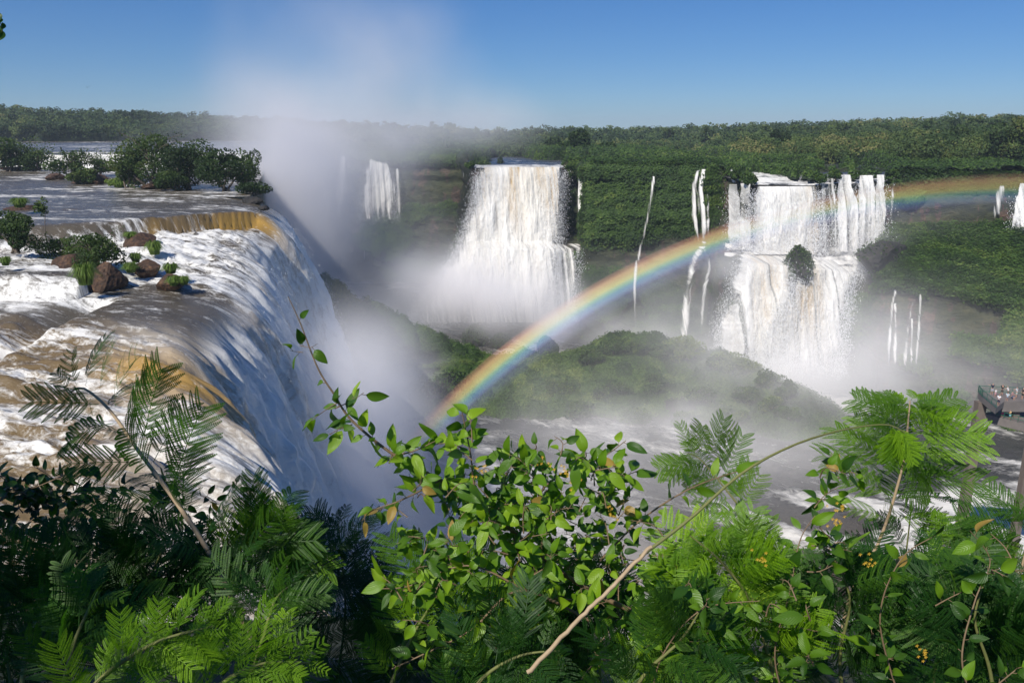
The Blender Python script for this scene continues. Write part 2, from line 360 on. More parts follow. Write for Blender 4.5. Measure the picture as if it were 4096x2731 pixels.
# ------------------------------------------------------------------ plateau: ground, upper river, scrub, forest
def plateau():
    g = np.array([[-3000, 436, -1.6], [4000, 436, -1.6], [4000, 7000, -1.6], [-3000, 7000, -1.6]]); tag(mesh_np('plateau', g, [[0, 1, 2, 3]], M_EARTH, smooth=False), kind='structure')
    cols = np.arange(215, 1180, 2.); tt = np.concatenate([np.linspace(-1.2, 30, 70), np.linspace(31, 330, 130)]); nc = len(cols)
    Yr, zr = [np.interp(cols, _ct[:, 0], _ct[:, i]) for i in (1, 2)]
    Y = Yr[None]+tt[:, None]; zz = zr[None]*(1-sst(2, 17, tt[:, None]+2*(vn(cols*.1, 3)-.5)))+.0*Y
    edge = np.exp(-np.clip(tt[:, None]+1.2, 0, 99)/1.5); zz = zz-.5*edge
    X = Y*(cols[None]-512)/800*CP
    zz = zz+(fbm(X*.25, Y*.25, 0, 3, 2)-.5)*.5
    foam = .05+.75*sst(20, 2, tt[:, None])*sst(.3, .5, fbm(X*.12, Y*.3, 0, 3, 5))*(sst(470, 480, cols)*(1-sst(565, 575, cols))*1.2+sst(742, 752, cols)*(1-sst(890, 896, cols)))[None]+.5*sst(.56, .7, fbm(X*.05, Y*.18, 0, 4, 9))*sst(90, 20, tt[:, None])
    capm = (sst(472, 478, cols)*(1-sst(560, 566, cols))+sst(750, 756, cols)*(1-sst(818, 824, cols)))[None]; foam = np.maximum(foam, capm*sst(26, 14, tt[:, None])*(.55+.9*(fbm(X*.2, Y*.5, 0, 3, 6)-.4)))
    flow = np.stack([Y.ravel(), X.ravel(), 0*X.ravel()], 1)
    tag(mesh_np('river_upper', np.stack([X, Y, zz], -1).reshape(-1, 3), gridQ(*X.shape), M_UPPER, {'foam': foam.ravel(), 'amber': .0*foam.ravel(), 'flow': flow}), kind='structure')
    # low scrub between rim and forest
    cols = np.arange(215, 1180, 1.6); tt = np.linspace(-1., 150, 260); Yr = np.interp(cols, _ct[:, 0], _ct[:, 1])
    Y = Yr[None]+tt[:, None]**1.0; X = Y*(cols[None]-512)/800*CP; C = np.broadcast_to(cols[None], X.shape); T = np.broadcast_to(tt[:, None], X.shape)
    n = fbm(X*.045, Y*.022, 0, 4, 31)
    m = sst(586, 592, C)*(1-sst(724, 734, C))*sst(60, 40, T)*1.
    m = np.maximum(m, sst(890, 902, C)); m = np.maximum(m, sst(560, 566, C)*sst(742, 720, C)*sst(1, 6, T)*sst(60, 40, T))
    m = np.maximum(m, (1-sst(464, 470, C))*sst(50, 30, T))
    m = np.maximum(m, sst(.50, .55, n)*sst(14, 26, T)); m = np.maximum(m, sst(.55, .6, n)*sst(4, 10, T)*sst(815, 840, C))
    m = np.maximum(m, sst(722, 728, C)*(1-sst(750, 758, C))*sst(0, 1.5, T)); m = np.maximum(m, (sst(812, 816, C)*(1-sst(820, 822, C))+sst(832, 835, C)*(1-sst(839, 842, C))+sst(852, 855, C)*(1-sst(858, 861, C)))*sst(0, 1.5, T)*sst(16, 9, T))
    m = np.maximum(m, sst(750, 756, C)*(1-sst(818, 822, C))*sst(5, 9, T)*sst(.50, .56, fbm(X*.16, Y*.07, 0, 3, 77)))
    m = np.clip(m, 0, 1); d, cid = worley(X/3.4, Y/3.4, 7); dome = np.sqrt(np.clip(1-(d/.8)**2, 0, 1))
    H = -1.6+m*(1.8+(1.0+1.8*n)*dome+1.2*n)*(1+.5*sst(10, 90, T))
    G = np.stack([X, Y, H], -1)
    keep = (m > .12); Q = gridQ(*X.shape); kf = keep.ravel(); Q = Q[kf[Q].any(1)]
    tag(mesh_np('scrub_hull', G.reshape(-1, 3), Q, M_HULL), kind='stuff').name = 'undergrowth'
    N = grid_normals(G); N = np.where(N[..., 2:] < 0, -N, N)
    pr = (m > .3)*seen(G, N); pr /= pr.sum(); k = 110000
    idx = RNG.choice(pr.size, k, p=pr.ravel()); Cc = pick(G, idx)+RNG.normal(size=(k, 3))*.4+[0, 0, .2]
    V, Qq = leaf_quads(Cc, .45, N.reshape(-1, 3)[idx], .65)
    t = .2+.4*cid.ravel()[idx]+.4*(fbm(Cc[:, 0]*.03, Cc[:, 1]*.03, 0, 3, 2)-.4)+RNG.uniform(-.12, .25, k)
    tag(mesh_np('low_scrub', V, Qq, M_SCRUB, {'tint': np.repeat(np.clip(t, 0, 1), 4)}, False), kind='stuff').name = 'shrubbery'
plateau()

def forest(name, cols, Yf, Yb, ytop, n, cell, seed, gz=0., band=14.):
    """canopy of many crowns over rising ground; crowns stack up to the skyline row ytop of their column"""
    cols = np.asarray(cols, float); Yf, Yb, ytop = [np.asarray(q, float) for q in (Yf, Yb, ytop)]; rg = np.random.default_rng(seed)
    def topz(px, Y, t): row = np.interp(px, cols, ytop)+band*(1-t)**1.2; return CAMZ+Y*np.tan(np.arctan((341-row)/F)-PITCH)
    # dark inner mass under the crowns
    nr = 60; t = np.linspace(0, 1, nr)[:, None]; Y = Yf[None]*(Yb/Yf)[None]**t; X = Y*(cols[None]-512)/800*CP; C = cols[None]+0*Y
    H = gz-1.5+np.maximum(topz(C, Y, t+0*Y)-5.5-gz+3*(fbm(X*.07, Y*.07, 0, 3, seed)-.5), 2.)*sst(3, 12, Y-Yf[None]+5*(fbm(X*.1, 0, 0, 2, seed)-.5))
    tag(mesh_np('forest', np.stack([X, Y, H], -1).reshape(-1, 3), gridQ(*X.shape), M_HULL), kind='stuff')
    # crowns on a jittered grid in plan
    t0 = rg.random(n)**1.1; px = rg.uniform(cols[0], cols[-1], n); yf, yb = np.interp(px, cols, Yf), np.interp(px, cols, Yb); Y = yf*(yb/yf)**t0+2+rg.uniform(-2, 3, n); X = Y*(px-512)/800*CP
    r = cell*rg.uniform(.32, .72, n)*(.75+.5*fbm(X*.01, Y*.01, 0, 2, seed+4)); em = rg.random(n) < .05
    zt = topz(px, Y, t0)+rg.uniform(-3.2, 2.2, n)+em*rg.uniform(1, 3.5, n); zt = np.maximum(zt, gz+4+rg.random(n)*5)
    keep = rg.random(n) > .35*(fbm(X*.02, Y*.01, 0, 2, seed+6) > .6)*1.; X, Y, zt, r, px = X[keep], Y[keep], zt[keep], r[keep], px[keep]; m = len(X)
    cen = np.stack([X, Y, zt-r*.75], 1); tint = .22+.55*(rg.random(m)**1.4)+1.0*(fbm(X*.012, Y*.012, 0, 3, seed+9)-.5)
    sz = .00135*Y; cnt = np.clip((r/sz)**2*1.9, 14, 700).astype(int)
    ti = np.repeat(np.arange(m), cnt); k = len(ti); L = 6
    lo = unit(rg.normal(size=(m, L, 3))); lo[..., 2] = np.abs(lo[..., 2])*.8-.25; lo[..., 1] -= .25; li = rg.integers(0, L, k)
    u = unit(rg.normal(size=(k, 3))-[0, .45, -.25]); R_ = r[ti][:, None]
    Cc = cen[ti]+(lo[ti, li]*.62+u*.50*rg.uniform(.85, 1.05, (k, 1)))*R_*[1, 1, .78]
    low = rg.random(k) < .16; Cc[low, 2] -= (rg.random(low.sum())*7)*1.; Cc[:, 2] = np.maximum(Cc[:, 2], gz-.5)
    V, Q = leaf_quads(Cc, sz[ti], unit(u+[0, -.1, .35]), .66)
    tn = tint[ti]+.16*(rg.random((m, L))[ti, li]-.5)+rg.uniform(-.12, .16, k)
    tag(mesh_np('forest_canopy', V, Q, M_FOREST, {'tint': np.repeat(np.clip(tn, 0, 1), 4)}, False), kind='stuff')
c = np.arange(425, 1200, 1.7)
forest('forest', c, np.interp(c, [425, 520, 560, 585, 700, 735, 765, 890, 912, 1200], [470, 440, 440, 575, 575, 400, 352, 338, 300, 275]),
       np.interp(c, [425, 560, 700, 1200], [900, 900, 950, 760]), np.interp(c, [425, 560, 640, 760, 850, 900, 960, 1024, 1200], [128, 126, 125.5, 122, 119, 116, 114, 112.5, 111]), 4200, 11, 40, band=20.)
c = np.arange(-160, 470, 1.7)
forest('forest', c, np.interp(c, [-160, 0, 470], [560, 600, 720]), np.interp(c, [-160, 470], [780, 900]),
       np.interp(c, [-160, 0, 40, 130, 250, 340, 470], [101, 104, 106.5, 109.5, 115, 119, 125]), 2600, 11, 60, gz=5., band=16.)

# ------------------------------------------------------------------ the near river and the great fall on the left
LIP = np.array([(20, -9), (28, -12), (40, -16), (47, -19), (53, -22), (62, -27), (70, -31), (80, -35), (90, -35), (100, -37), (115, -41), (130, -45), (142, -47), (152, -48), (160, -49.5), (168, -52), (172, -54), (178, -58)], float)
def lipx(Y): return np.interp(Y, LIP[:, 0], LIP[:, 1])+.9*(fbm(Y*.16, 0, 0, 3, 71)-.5)
def river_level(x, Y):
    wob = (fbm(x*.09, Y*.05, 0, 3, 12)-.5)*6
    c1 = np.interp(x, [-130, -95, -72, -62, -56, -48, -40], [108, 114, 122, 129, 137, 151, 158])+wob*.5
    wdt = np.interp(x, [-80, -66, -60, -48], [9, 6, 1.8, 1.6]); s1 = sst(0, 1, (c1-Y)/wdt)
    z = -2.7*s1-1.7*sst(c1-8, 96, Y)*sst(-52, -46, x)
    c2 = 92+wob*.35; s2 = sst(0, 1, (c2-Y)/3.2)*sst(-44, -48, x)
    z = z-2.1*s2*(1-sst(-52, -46, x)*.0)
    z = np.where((x > -50), np.minimum(z, -4.7*sst(99, 91, Y)+z*(1-sst(99, 91, Y))), z)
    z = z-1.1*sst(82, 60, Y)
    return z, s1, s2, c1, c2
def build_left():
    iy = np.linspace(1/24., 1/178., 620); Y = (1/iy)
    up = np.concatenate([-np.linspace(230, 60, 60)[:-1], -np.linspace(60, 0, 300)]); nu = len(up)
    ndp = 330; pth = np.linspace(0, 1, ndp+1)[1:]**1.25
    lx = lipx(Y)[:, None]; Yg = Y[:, None]
    xu = lx+up[None]; YU = np.broadcast_to(Yg, xu.shape)
    z, s1, s2, c1, c2 = river_level(xu, YU); tl = np.clip(-up[None], 0, 99)
    round_ = 1.1*np.exp(-tl/3.6)
    flowy = YU+.15*xu
    wave = (fbm(xu*.16, flowy*.42, 0, 5, 15)-.5)*1.25+(fbm(xu*.6, flowy*1.3, 0, 3, 18)-.5)*.4
    rough = np.clip(.35+.9*s1*sst(0, 14, YU-96)+.9*sst(84, 72, YU)+.4*sst(.45, .65, fbm(xu*.05, flowy*.12, 0, 3, 22)), .3, 1.5)*(1-.7*sst(-56, -50, xu)*sst(98, 92, YU)*sst(78, 84, YU))
    slope1 = np.exp(-((YU-(c1-2))/3.5)**2); slope2 = np.exp(-((YU-(c2-2))/3)**2)*sst(-42, -48, xu)
    z = z-round_+wave*rough*(.8+.7*s1)
    # foam: cascades, the slope below the upper step, patches; calm dark pool in the middle
    below1 = s1*sst(93, 100, YU)*sst(0, 3, c1-YU)
    leftin = sst(-150, -70, xu)
    amber = np.clip(np.exp(-((YU-(c1-1.2))/1.6)**2)*sst(-61, -58, xu)*(-.05+1.7*fbm(YU*.02, xu*.22, 0, 3, 4)), 0, 1)
    p1 = sst(.50, .64, fbm(xu*.055, flowy*.20, 0, 4, 33)); pl = sst(.50, .66, fbm(xu*.12, flowy*.5, 0, 3, 37))
    foam = .10+.42*p1*sst(110, 135, YU)*1.+.25*pl
    foam = np.maximum(foam, below1*(.38+.25*sst(-75, -60, xu)+.35*sst(.35, .65, fbm(xu*.14, flowy*.3, 0, 4, 57))))
    foam = np.maximum(foam, .85*s1*(1-sst(-64, -60, xu))*sst(0, 1, (c1-YU)/3)*sst(16, 6, c1-YU)*sst(.38, .5, fbm(xu*.08, flowy*.2, 0, 3, 51)))
    foam = np.maximum(foam, slope2*.95); foam = np.maximum(foam, s2*sst(-47, -55, xu)*sst(80, 86, YU)*.8)
    lowr = sst(83, 75, YU); foam = np.maximum(foam, lowr*(.36+.42*sst(.40, .60, fbm(xu*.10, flowy*.26, 0, 4, 44))))
    foam = foam*(1-amber*.80)+.25*amber*sst(.45, .62, fbm(xu*.5, YU*.06, 0, 3, 5))
    amber = np.maximum(amber, lowr*.24); amber = np.maximum(amber, lowr*sst(11, 2, tl)*np.exp(-((YU-66)/8)**2)*.95)
    foam = foam*(1-.8*lowr*sst(9, 2, tl)*np.exp(-((YU-66)/8)**2))
    U = np.stack([xu, YU, z], -1)
    flowU = np.stack([xu, flowy, 0*xu], -1)
    # the plunge
    zl = z[:, -1:]; depth = (zl+66)*pth[None]
    lobe = (fbm(Y*.07, 0, 0, 3, 81)-.5)*2
    kk = 2.6+.7*lobe+.25*sst(135, 90, Y)
    xo = kk[:, None]*(np.sqrt(depth+.12)-math.sqrt(.12))
    yo = -.10*xo
    pl_ = np.cumsum(np.sqrt(np.diff(xo, axis=1, prepend=0)**2+np.diff(depth, axis=1, prepend=0)**2), 1)
    YD = Yg+0*xo
    fade = sst(0, 3.2, depth); b5 = fbm(YD*.60, pl_*.18, 0, 4, 95)-.5; neark = 1+.45*sst(95, 80, YD)
    yy = Yg*1.
    b1 = fbm(YD*.22+.02*depth, depth*.045, 0, 4, 90)-.5; b2 = fbm(YD*.9, pl_*.10-YD*.05, 0, 4, 91)-.5; b3 = fbm(YD*2.3, pl_*.28, 0, 3, 93)-.5
    rid = 1-abs(fbm(YD*.5, pl_*.07, 0, 3, 97)*2-1)*2
    disp = neark*(b1*3.6+b2*1.7*sst(0, 4, depth)+b3*1.1+b5*1.5*sst(0, 6, depth)+rid*.9)*(.25+.75*fade)*(.6+.4*sst(0, 30, depth))
    disp = disp-disp[:, :1]*(1-sst(0, 3, depth))
    D = np.stack([lx+xo+disp*.85, YD+yo+b2*.6*fade, zl-depth+disp*.25*fade], -1)
    fo = np.clip(.78+.6*b1+.5*b3+.7*b5+.35*sst(0, 10, depth), 0, 1.)
    lipA = np.exp(-((Yg-66)/8)**2)*(.6+.6*fbm(Y*.5, 0, 0, 3, 77)[:, None])
    ambD = np.clip(np.maximum(lipA*sst(16, 2, depth)*.9, .55*sst(.46, .62, fbm(YD*.13, depth*.02, 0, 3, 98))*sst(40, 8, depth)*sst(86, 78, YD)), 0, 1)
    streak = sst(.50, .62, fbm(YD*.20, depth*.012, 0, 3, 99))*.45*sst(60, 6, depth)*sst(86, 92, YD)
    ambD = np.maximum(ambD, streak)
    fo = fo*(1-.75*ambD*sst(20, 3, depth)); fo = np.maximum(fo, .45+.25*sst(3, 9, depth)); wb = sst(0, 9, depth); fo = foam[:, -1:]*(1-wb)+fo*wb; ambD = amber[:, -1:]*(1-sst(0, 4, depth))+ambD*sst(0, 4, depth)
    flowD = np.stack([pl_, YD+.15*(lx+0*YD), 0*YD], -1); flowD[..., 0] += lx
    G = np.concatenate([U, D], 1); nv = G.shape[1]
    foamG = np.concatenate([foam, fo], 1); ambG = np.concatenate([amber, ambD], 1); flG = np.concatenate([flowU, flowD], 1)
    faceG = np.concatenate([0*foam+.55*lowr*sst(10, 0, tl), np.maximum(sst(0, 3.5, depth), (.55*lowr)[:, -1:])], 1)
    def part(a, b_, name, m):
        g = G[:, a:b_]; return mesh_np(name, g.reshape(-1, 3), gridQ(g.shape[0], g.shape[1]), m, {'foam': foamG[:, a:b_].ravel(), 'amber': ambG[:, a:b_].ravel(), 'flow': flG[:, a:b_].reshape(-1, 3), 'face': faceG[:, a:b_].ravel()})
    tag(part(0, nu-2, 'river', M_RIVER), kind='structure')
    o = part(nu-3, nv, 'waterfall', M_RIVER)
    tag(o, 'huge near waterfall plunging off the left river lip, white with brown streaks', 'waterfall')
    NG = grid_normals(D); NG = np.where(NG[..., :1] < 0, -NG, NG); A = np.linalg.norm(np.cross(np.gradient(D, axis=0), np.gradient(D, axis=1)), axis=-1)
    pr = A*sst(1, 9, depth)*sst(.35, .7, fo)*(1/np.clip(D[..., 1], 30, 200))**1.5; pr /= pr.sum(); k = 260000; idx = RNG.choice(pr.size, k, p=pr.ravel())
    C = D.reshape(-1, 3)[idx]+NG.reshape(-1, 3)[idx]*(RNG.random(k)**2.5*1.6)[:, None]+RNG.normal(size=(k, 3))*.25; V, Q = leaf_quads(C, .00042*C[:, 1]); dr = mesh_np('spray_drops', V, Q, M_DROPS, {'foam': np.ones(len(V))}, False); dr.parent = o; dr['kind'] = 'stuff'
    # bank below the far end and behind the fall, so nothing is hollow from the side
    yb = np.linspace(172, 428, 40); xb = -56-(yb-172)*.27; g = np.stack([np.stack([xb, yb, 0*yb-.3], 1), np.stack([xb+3, yb, 0*yb-68], 1)], 0)
    tag(mesh_np('throat_wall', g.reshape(-1, 3), gridQ(2, 40), M_CLIFF, {'veg': np.zeros(80), 'wet': np.ones(80)}), kind='structure').name = 'cliff'
build_left()
def river_sheet():
    def sheet(name, x0, x1, y0, y1, z, nx, ny, seed, right=None):
        y = np.linspace(y0, y1, ny)[:, None]; s = np.linspace(0, 1, nx)[None]
        X1 = x1 if right is None else right(y); X = x0+(X1-x0)*s; Yg = y+0*X
        n = fbm(X*.06, Yg*.15, 0, 4, seed); zz = z+(fbm(X*.3, Yg*.4, 0, 3, seed+1)-.5)*.5
        foam = .08+.55*sst(.52, .68, n)
        tag(mesh_np(name, np.stack([X, Yg, zz], -1).reshape(-1, 3), gridQ(ny, nx), M_RIVER, {'foam': foam.ravel(), 'amber': 0*foam.ravel(), 'flow': np.stack([X.ravel(), Yg.ravel(), 0*X.ravel()], 1)}), kind='structure')
    sheet('river_middle', -480, -55, 176.5, 316, -.1, 240, 160, 5, lambda y: -56-(y-172)*.27)
    sheet('river_far', -900, -150, 311, 760, 5.6, 240, 120, 9, lambda y: -97-(y-311)*.2)
river_sheet()

# ------------------------------------------------------------------ gorge floor, islets, talus
def seg_field(X, Y, pts, back, front):
    """ridge height field along a polyline of (x, y, h)"""
    out = np.zeros_like(X)
    for (x0, y0, h0), (x1, y1, h1) in zip(pts[:-1], pts[1:]):
        dx, dy = x1-x0, y1-y0; t = np.clip(((X-x0)*dx+(Y-y0)*dy)/(dx*dx+dy*dy), 0, 1)
        ex, ey = X-(x0+t*dx), Y-(y0+t*dy); wy = np.where(ey > 0, back, front); wx = 9.
        d = np.sqrt((ex/np.minimum(wx, wy))**2*.7+(ey/wy)**2); out = np.maximum(out, (h0+(h1-h0)*t)*np.clip(1.25*np.exp(-d*d)-.22, -.2, 1))
    return out
def build_islands():
    specs = [('island', [(-27, 238, 9), (-14, 241, 10), (-2, 243, 13), (6, 245, 16), (18, 246, 17), (30, 247, 18), (44, 246, 18.5), (54, 242, 17), (62, 236, 16.5), (72, 229, 13), (80, 223, 9), (84, 219, 5)], 8, 30, (-45, 105, 172, 262), 0.9, 105000, 1),
             ('ridge', [(-62, 264, 31), (-50, 262, 27), (-42, 262, 23), (-33, 260, 16), (-25, 258, 12), (-16, 256, 9), (-8, 254, 5)], 9, 17, (-85, 25, 232, 280), 0.9, 42000, 2)]
    for name, pts, bk, fr, (x0, x1, y0, y1), vegk, n, sd_ in specs:
        xs = np.arange(x0, x1, .5); ys = np.arange(y0, y1, .5); X, Y = np.meshgrid(xs, ys, indexing='ij')
        H = seg_field(X, Y, pts, bk, fr); n1 = fbm(X*.06, Y*.06, 0, 4, 3+sd_)
        H = H*(.44+.50*n1)*(1. if sd_ == 1 else 1.2); d, cid = worley(X/5., Y/5., 50+sd_); dome = np.sqrt(np.clip(1-(d/.85)**2, 0, 1))
        m = sst(.6, 2.4, H+1.6*(n1-.5)); Z = -66+H+m*(2.7*dome+1.4*n1)*(.8 if sd_ == 1 else 1.15)
        G = np.stack([X, Y, Z], -1); N = grid_normals(G); N = np.where(N[..., 2:] < 0, -N, N)
        SURF[name] = G.reshape(-1, 3); veg = m*sst(.30, .42, n1+.2*N[..., 2]-.05)
        o = mesh_np(name, G.reshape(-1, 3), gridQ(*X.shape), M_CLIFF, {'veg': veg.ravel(), 'wet': .8+0*veg.ravel()}); tag(o, kind='structure')
        pr = seen(G, N)*veg*(veg > .2); pr /= pr.sum()
        idx = RNG.choice(pr.size, n, p=pr.ravel()); C = pick(G, idx)+RNG.normal(size=(n, 3))*.32+[0, 0, .25]
        V, Q = leaf_quads(C, .38, N.reshape(-1, 3)[idx], .70)
        t = .28+.42*cid.ravel()[idx]+.9*(fbm(C[:, 0]*.05, C[:, 1]*.05, 0, 3, 66)-.45)+RNG.uniform(-.12, .22, n)
        if sd_ == 2: t = t-.24
        if sd_ == 1: t = t+.35*np.exp(-((C[:, 0]-57)/7)**2)*sst(-54, -50, C[:, 2])+.3*np.exp(-((C[:, 0]-72)/6)**2)*sst(-58, -55, C[:, 2])
        tag(mesh_np(name+'_vegetation', V, Q, M_SCRUB, {'tint': np.repeat(np.clip(t, 0, 1), 4)}, False), kind='stuff')
build_islands()
def gorge_river():
    yy = 1/np.linspace(1/40., 1/420., 420); cc = np.arange(-120, 1500, 3.)
    Yg = yy[:, None]; X = Yg*(cc[None]-512)/800*1.05; Yg = Yg+0*X
    u = X*.8-Yg*.6; v = X*.6+Yg*.8                           # flow runs down to the right
    n = fbm(u*.02, v*.055, 0, 4, 12); z = -64+(fbm(u*.06, v*.16, 0, 4, 15)-.5)*2.6+(fbm(u*.3, v*.7, 0, 3, 16)-.5)*.7
    right = sst(70, 95, X); foam = .04+.95*sst(.43, .56, n)*(.35+.65*right)
    foam = np.maximum(foam, .9*np.exp(-((Yg-(228-.35*(X-80)))/9)**2)*right*sst(.3, .5, fbm(u*.05, v*.14, 0, 3, 19)))
    foam = np.maximum(foam, .75*sst(190, 150, Yg)*sst(.42, .52, fbm(u*.035, v*.10, 0, 4, 24))*sst(20, 60, X))
    amb = .12*sst(170, 120, Yg)
    tag(mesh_np('river_lower', np.stack([X, Yg, z], -1).reshape(-1, 3), gridQ(*X.shape), M_LOWER, {'foam': foam.ravel(), 'amber': amb.ravel(), 'flow': np.stack([u.ravel(), v.ravel(), 0*u.ravel()], 1)}), kind='structure')
gorge_river()

# ------------------------------------------------------------------ waterfalls of the far wall
def fall(label, rows, cov=.8, amber=0., off=1.2, bulge=3., seed=0, nu=None, split=0., topY=None, rag=1., cat='waterfall', streak=1., fade=1):
    """rows: (xl, xr, py) knots from the lip down; the sheet follows the cliff face a little in front of it"""
    if isinstance(rows[0], list):                       # several strands of one fall: build each, then join their meshes
        os_ = [fall(None, q, cov, amber, off, bulge, seed+i*31, nu, split, topY, rag, None, streak, fade) for i, q in enumerate(rows)]
        V, Q, at, n = [], [], {'foam': [], 'amber': [], 'cov': [], 'flow': []}, 0
        for o in os_:
            me = o.data; k = len(me.vertices); a = np.empty(k*3, np.float32); me.vertices.foreach_get('co', a); V.append(a.reshape(-1, 3)); q = np.empty(len(me.loops), np.int32); me.loops.foreach_get('vertex_index', q); Q.append(q.reshape(-1, 4)+n); n += k
            for an in at:
                w_ = 3 if an == 'flow' else 1; a = np.empty(k*w_, np.float32); me.attributes[an].data.foreach_get('vector' if w_ == 3 else 'value', a); at[an].append(a.reshape(-1, 3) if w_ == 3 else a)
            bpy.data.objects.remove(o); bpy.data.meshes.remove(me)
        return tag(mesh_np('waterfall', np.concatenate(V), np.concatenate(Q), M_FALL, {a: np.concatenate(v) for a, v in at.items()}), label, cat)
    r = np.array(rows, float); py = np.arange(r[0, 2], r[-1, 2]+.01, .8); xl = np.interp(py, r[:, 2], r[:, 0]); xr = np.interp(py, r[:, 2], r[:, 1])
    wmax = (xr-xl).max(); nu = nu or int(max(10, wmax*1.6)); s = np.linspace(0, 1, nu)[None]
    # ragged sides
    wv = (fbm(py*.09, seed*3.1, 0, 4, seed+4)-.5)*min(wmax*.3, 7)*rag; wv2 = (fbm(py*.09, seed*7.7, 0, 4, seed+8)-.5)*min(wmax*.3, 7)*rag
    thin = .8 if wmax < 25 else 2.5
    xl = xl+wv*sst(0, 12, py-py[0])-thin; xr = xr+wv2*sst(0, 12, py-py[0])+thin
    PX = xl[:, None]+(xr-xl)[:, None]*s; PY = py[:, None]+0*PX; Y = np.full_like(PX, 290.)
    if topY is None:
        for _ in range(14):
            G = PA(PX, PY, Y); Y = Y*.4+.6*prof(colpx(G[..., 0], Y), G[..., 2])
        Y = np.minimum.accumulate(Y, axis=0)
    else: Y = np.full_like(PX, float(topY))
    G = PA(PX, PY, Y); drop = np.clip(G[0:1, :, 2]-G[..., 2], 0, 99)
    o_ = off+bulge*np.sqrt(drop/30.)
    n = fbm(G[..., 0]*.5, G[..., 2]*.05, seed, 4, seed)-.5; n2 = fbm(G[..., 0]*.22, G[..., 2]*.10, seed, 4, seed+2)-.5
    Y2 = Y-o_-(n*1.8+n2*3.)*sst(0, 6, drop); G2 = PA(PX, PY, Y2)
    sd = np.minimum(s, 1-s)*wmax; cv = cov*(1-.9*(1-sst(0, (wmax*.5 if wmax < 13 else wmax*.14), sd)**.7))+0*PX; cv = cv+(.06 if wmax < 13 else .0)
    cv = cv+.30*n2*streak; vv = np.linspace(0, 1, len(py))[:, None]; cv = cv-fade*.55*sst(.72, 1., vv+.25*n)*(cov < 2)
    foam = np.clip(.62+1.1*n+.6*n2, .15, 1); am = amber*sst(32, 4, drop)*sst(.35, .6, fbm(G[..., 0]*.10, 0, seed, 3, seed+3))
    am = am+.10+.25*np.clip(n2+.1, 0, 1)
    flow = np.stack([-G2[..., 2], G2[..., 0]+.3*G2[..., 1], seed*5.+0*PX], -1)
    o = mesh_np('waterfall', G2.reshape(-1, 3), gridQ(*PX.shape), M_FALL, {'foam': foam.ravel(), 'amber': np.clip(am, 0, 1).ravel(), 'cov': cv.ravel(), 'flow': flow.reshape(-1, 3)})
    if wmax > 13 and label:                                   # torn drops round the edges and the lower half
        k = int(wmax*len(py)*(2.2 if wmax > 25 else 1.)); pr = (np.exp(-sd/(wmax*.06))+.25*sst(.3, 1, np.linspace(0, 1, len(py)))[:, None]+.05)*(drop > 2); pr = pr/pr.sum(); idx = RNG.choice(pr.size, k, p=pr.ravel())
        C = G2.reshape(-1, 3)[idx]+RNG.normal(size=(k, 3))*[1.3, .6, 1.2]+[0, -.8, 0]; V, Q = leaf_quads(C, .095); V[:, 2] = np.repeat(C[:, 2], 4)+(V[:, 2]-np.repeat(C[:, 2], 4))*2.2
        d_ = mesh_np('spray_drops', V, Q, M_DROPS, None, False); d_.parent = o; d_['kind'] = 'stuff'
    return tag(o, label, cat)
